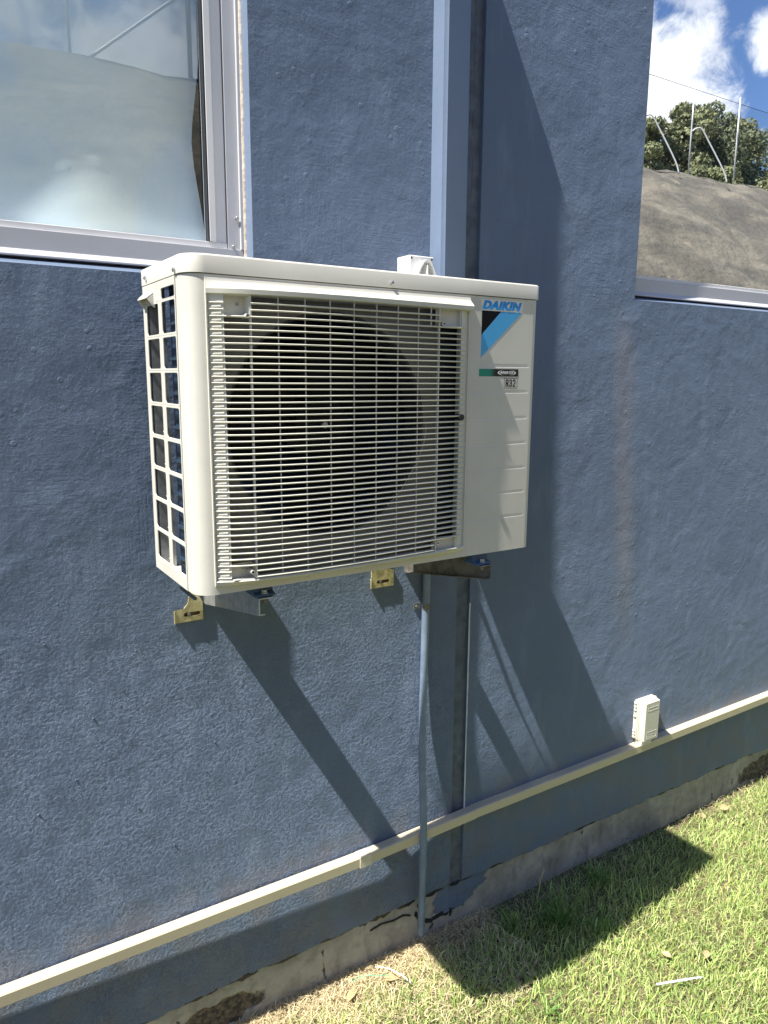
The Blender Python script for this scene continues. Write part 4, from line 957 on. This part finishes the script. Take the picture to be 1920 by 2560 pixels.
# loose straws lying flat
n = 9000; px = RNG.uniform(0.3, 4.2, n); py_ = -RNG.uniform(0, 1, n) ** 1.6 * 1.1
parts.append(blades(px, py_, RNG.uniform(.02, .05, n), RNG.uniform(.0010, .0018, n), np.array([[0.55, 0.46, 0.28]]) * RNG.uniform(.7, 1.2, n)[:, None], RNG.uniform(.9, 1.0, n), pz=gz_at(px, py_) + RNG.uniform(.006, .022, n)))
def merge(name, parts, mat):
    vo = 0; vs, ls, ss, cs = [], [], [], []
    for v, l, s_, c in parts: vs.append(v); ls.append(l + vo); ss.append(s_); cs.append(c); vo += len(v)
    return fast_mesh(name, np.concatenate(vs), np.concatenate(ls), np.concatenate(ss), [mat], np.concatenate(cs))
gob = merge('grass', parts, M['grass']); tag(gob, 'short lawn of green blades and dry straw beside the wall', 'grass', kind='stuff')
# taller tufts
def tuft(x, y, n, hh, spread, label, dry=0.0):
    a = RNG.uniform(0, 2 * np.pi, n); r_ = RNG.uniform(0, spread, n); px = x + r_ * np.cos(a); py_ = np.minimum(y + r_ * np.sin(a), -.01)
    h = RNG.uniform(.55, 1.1, n) * hh; u = RNG.uniform(0, 1, n)[:, None]
    col = np.array([[0.07, 0.17, 0.035]]) * (1 - u) + np.array([[0.17, 0.30, 0.07]]) * u
    col = np.where(RNG.uniform(0, 1, n)[:, None] < dry, np.array([[0.5, 0.42, 0.24]]), col)
    o = merge('grass_tuft', [blades(px, py_, h, RNG.uniform(.0035, .0065, n), col, RNG.uniform(.35, .98, n))], M['grass'])
    tag(o, label, 'grass tuft', 'long grass tufts in the lawn'); return o
tuft(1.84, -0.19, 70, .16, .06, 'largest dark green grass tuft, in the middle of the unit shadow on the lawn')
tuft(1.67, -0.12, 26, .13, .035, 'small grass tuft in shadow, nearest the wall right of the conduit foot')
tuft(1.93, -0.28, 20, .12, .04, 'grass tuft at the lit edge of the shadow, right of the biggest tuft')
tuft(2.12, -0.10, 30, .11, .05, 'low grass tuft in shadow against the footing, far right of the dead weed stem')
tuft(1.18, -0.20, 12, .09, .03, 'yellow green grass tuft in sunlight, at the left corner of the unit shadow', .3)
tuft(1.50, -0.46, 18, .10, .05, 'bright grass tuft at the bottom edge of the picture')
# twiggy dead stem standing in the shade
sm_ = MB(); z = GZ
sm_.tube([(1.845, -.07, z), (1.85, -.075, z + .07), (1.862, -.08, z + .15)], [.0022, .0018, .001], 6); sm_.tube([(1.85, -.075, z + .07), (1.835, -.085, z + .12)], [.0014, .0007], 6); sm_.tube([(1.853, -.076, z + .09), (1.88, -.07, z + .125)], [.0014, .0007], 6)
tag(sm_.build('dead_stem', plain('dry_stem', (0.45, 0.38, 0.2), .8)), 'dry upright weed stem standing in shade close to the footing', 'dead weed')

def leaf(x, y, L, W, rz, tilt, label, zoff=.022, c=None):
    mb = MB(); rows = []
    for i in range(9):
        t = i / 8; wd_ = W * math.sin(math.pi * min(1, t * 1.02 + .02)) ** .7 * (1 - .2 * t); rows.append([((t - .5) * L, s_ * wd_ / 2, .004 * abs(s_) + .006 * math.sin(t * 3)) for s_ in (-1, -.5, 0, .5, 1)])
    mb.strip(rows); o = mb.build('dried_leaf', c or M['dry'], None, smooth=True)
    o.location = (x, y, float(gz_at(x, y)) + zoff); o.rotation_euler = (tilt, .15, rz); tag(o, label, 'leaf', 'fallen dry leaves on the lawn'); return o
leaf(2.15, -.58, .048, .024, R(25), .25, 'orange brown dry leaf on sunlit grass beyond the pale blue plastic stick')
leaf(2.03, -.51, .036, .022, R(100), -.3, 'small tan leaf half hidden in the grass, left of the orange leaf')
leaf(1.165, -.100, .065, .028, R(-10), .3, 'tan leaf on straw at the wall foot, under the bent white strip', .022)
leaf(1.02, -.09, .070, .03, R(35), -.2, 'long tan leaf in the straw left of the green tie', .018)
leaf(3.02, -.075, .06, .03, R(-5), .5, 'dry leaf against the footing far to the right', .03)
leaf(2.88, -.06, .05, .025, R(40), .4, 'dry curled leaf by the footing where the unit shadow ends', .03)
ps = MB(); za = float(gz_at(1.95, -.61)) + .034
A_ = Vector((1.882, -.583, za)); B_ = Vector((2.031, -.645, za + .004)); mid = A_.lerp(B_, .62)
ps.tube([A_, mid], .0032, 10); ps.tube([mid, mid.lerp(B_, .12)], .0042, 10); ps.tube([mid.lerp(B_, .12), B_], .0026, 10)
tag(ps.build('plastic_stick', M['straw'], None, auto=50), 'pale blue white plastic stick lying on the sunlit lawn', 'plastic stick')
wp = MB(); zz = GZ + .035; pts = [(1.125, -.062, zz + .012), (1.155, -.095, zz + .016), (1.180, -.135, zz + .010), (1.195, -.165, zz - .002)]
wp.strip([[(x - .002, y, z) for x, y, z in pts], [(x, y, z + .0015) for x, y, z in pts], [(x + .002, y, z) for x, y, z in pts]])
tag(wp.build('plastic_strip', M['white_pl'], None, smooth=True), 'bent white plastic strip lying on straw by the footing', 'plastic strip')
gp = MB(); pts = smooth_path([(1.035, -.055, zz - .012), (1.065, -.066, zz + .004), (1.10, -.085, zz + .008), (1.15, -.105, zz)]); gp.tube(pts, .0011, 6)
tag(gp.build('plastic_tie', M['green_tie'], None, smooth=True), 'thin green plastic tie curled on straw at the wall foot', 'plastic tie')

# ------------------------------------------------------------------ the place in front of the wall, seen mirrored in the panes
# rock cutting parallel to the wall, ridge about 13 m out
hx_ = np.linspace(-22, 70, 185); prof = [(-4.6, GZ - .3), (-5.2, GZ + .1), (-6.5, -0.2), (-8.0, 1.6), (-9.5, 3.1), (-11.0, 4.3), (-12.2, 5.1), (-12.85, 5.48), (-13.4, 5.45), (-15, 4.9), (-19, 4.2), (-30, 4.0), (-60, 4.5)]
tt = np.linspace(0, len(prof) - 1, 73); pyv = np.interp(tt, range(len(prof)), [p[0] for p in prof]); pzv = np.interp(tt, range(len(prof)), [p[1] for p in prof])
HX, HY = np.meshgrid(hx_, pyv); HZ = np.tile(pzv[:, None], (1, len(hx_)))
rid = np.exp(-((HY + 12.85) / 2.0) ** 2)
HZ = HZ + 0.026 * (HX - 2) * (HY < -5) + 0.35 * fbm(HX, HY, .6, 5) * (1 - rid) + 0.10 * fbm(HX, HY, 1.7, 2) * (HY < -5.5) + .05 * fbm(HX, HY, 4, 8) * (HY < -5.5)
V_ = np.stack([HX, HY, HZ], -1).reshape(-1, 3); ny_, nx_ = HX.shape; idx = np.arange(ny_ * nx_).reshape(ny_, nx_)
F_ = np.stack([idx[:-1, :-1], idx[1:, :-1], idx[1:, 1:], idx[:-1, 1:]], -1).reshape(-1, 4)
hl = fast_mesh('hill', V_, F_.ravel(), np.full(len(F_), 4), [M['rock']], smooth=True); tag(hl, None, None, kind='structure')
YR = 0.15 - 13.0
def ridge_z(x): return 5.48 + 0.026 * (x - 2)
def post(x, ztop, label, bent=False, r=.024):
    z0 = ridge_z(x) - .3; T = thing('net_post', label, 'post', (x, YR, z0), 'posts of the net on the ridge'); mb = MB(); mb.tube([(x, YR, z0), (x, YR, ztop)], r, 10); mb.build('pole', M['pole'], T, smooth=True)
    if bent:
        b_ = MB(); zt = z0 + (ztop - z0) * .55; b_.tube(smooth_path([(x, YR + .02, zt - .05), (x + .10, YR + .1, zt + .03), (x + .2, YR + .2, zt), (x + .35, YR + .35, zt - .35), (x + .65, YR + .7, z0 + .35), (x + .72, YR + .8, z0)], 4), .022, 8); b_.build('prop', M['pole'], T, smooth=True)
    return T
post(19.98, 8.42, 'bent propped pole on the ridge, mirrored in the right window', True); post(22.2, 8.46, 'pole on the ridge, right of the propped one in the right window')
post(17.78, 8.40, 'propped pole on the ridge at the left edge of the right window', True)
post(2.87, 8.4, 'pole on the ridge, leftmost in the left window', r=.028); post(5.01, 8.4, 'pole on the ridge next to the stay cable in the left window', r=.045)
post(24.4, 8.5, 'pole on the ridge beyond the right edge of the right window', True)
for k, x in enumerate((7.2, 9.4, 11.5, 13.6, 15.7)): post(x, 8.45, ['pole on the ridge next right of the two in the left window view','second pole right of those in the left window view','middle pole of the ridge stretch between both window views','second pole left of those in the right window view','pole on the ridge just left of the right window view'][k])
sc = MB(); sc.tube([(3.18, YR, ridge_z(3.18)), (5.0, YR, 7.05)], .03, 8); tag(sc.build('stay_cable', M['pole']), 'slanting stay tied to the pole mirrored in the left window', 'cable')
nm = MB(); nm.quad((-4, YR - .05, 5.2), (30, YR - .05, 5.9), (30, YR - .05, 8.33), (-4, YR - .05, 8.2)); nm.mat = 1; nm.tube([(-4, YR - .05, 8.2), (30, YR - .05, 8.34)], .006, 6)
tag(nm.build('ball_net', [M['net'], M['black']]), 'fine dark safety net strung between the ridge poles', 'net')

def tree(x, y, ztop, rad, seed, label, tone):
    rg = np.random.default_rng(seed); zb = 4.3
    T = thing('tree', label, 'tree', (x, y, zb), 'trees behind the rock ridge')
    tk = MB(); H = ztop - zb
    tk.tube([(x, y, zb - .5), (x + .1, y, zb + H * .3), (x - .1, y, zb + H * .6)], [.28, .2, .1], 8)
    cl = []
    for k in range(64):
        a = rg.uniform(0, 6.28); rr = rad * rg.uniform(.1, 1) ** .6; zc = rg.uniform(.30, .94); rr *= math.sqrt(max(.10, 1 - ((zc - .52) / .50) ** 2))
        c = np.array([x + rr * math.cos(a), y + rr * math.sin(a) * .8, zb + H * zc]); cl.append((c, rg.uniform(.42, .72) * rad * .36))
        if k % 3 == 0: tk.tube([(x, y, zb + H * .25), ((x + c[0]) / 2, (y + c[1]) / 2, zb + H * (.25 + zc) / 2 + .2), tuple(c)], [.1, .06, .02], 6)
    cl.append((np.array([x, y, ztop - .3]), rad * .17))
    tk.build('trunk', M['bark'], T, smooth=True)
    vs, cs = [], []
    for c, r_ in cl:
        n = int(300); d = rg.normal(0, 1, (n, 3)); d /= np.linalg.norm(d, axis=1)[:, None]; p = c + d * (r_ * rg.uniform(.55, 1.08, n) ** .5)[:, None] * np.array([1.15, 1.15, .8])
        s = rg.uniform(.05, .11, n)[:, None]; u = rg.normal(0, 1, (n, 3)); u /= np.linalg.norm(u, axis=1)[:, None]; wv = np.cross(u, d); wv /= np.linalg.norm(wv, axis=1)[:, None] + 1e-6
        q = np.stack([p - u * s, p + wv * s * .55, p + u * s, p - wv * s * .55], 1); vs.append(q.reshape(-1, 3))
        cc = np.array(tone) * rg.uniform(.7, 1.35) ; cols = np.ones((n, 4, 4)); cols[:, :, :3] = cc * rg.uniform(.75, 1.25, (n, 1, 1)); cs.append(cols.reshape(-1, 4))
    v = np.concatenate(vs); nf = len(v) // 4
    o = fast_mesh('crown', v, np.arange(len(v)), np.full(nf, 4), [M['leafm']], np.concatenate(cs)); o.parent = T; o.matrix_parent_inverse = Matrix.Translation(-Vector((x, y, zb)))
tones = ((.21, .225, .11), (.26, .27, .14), (.19, .21, .12))
for k, (x, y, zt, rad, lab) in enumerate(((26.3, -19.6, 10.5, 1.5, 'narrow tree at the left edge of the right window view'), (28.7, -20, 11.4, 2.1, 'rounded tree left of the tallest one behind the ridge'), (31.3, -20.2, 12.1, 2.4, 'tallest broad crowned tree behind the rock ridge'),
        (33.8, -20.5, 11.7, 2.7, 'tree with sloping crown right of the tallest one'), (36.6, -20.8, 11.0, 2.8, 'lower tree at the right edge of the right window view'), (39.5, -21, 10.4, 2.6, 'tree hidden mostly beyond the right edge of the view'),
        (27.2, -17.0, 8.1, 1.9, 'low bushy tree close behind the rock ridge, left'), (30.6, -16.2, 8.0, 1.9, 'low bushy tree close behind the rock ridge, with pale crown'), (32.9, -17.0, 8.4, 2.4, 'low bushy tree close behind the rock ridge, far right'))):
    tree(x, y, zt, rad, 40 + k, lab, tones[k % 3])
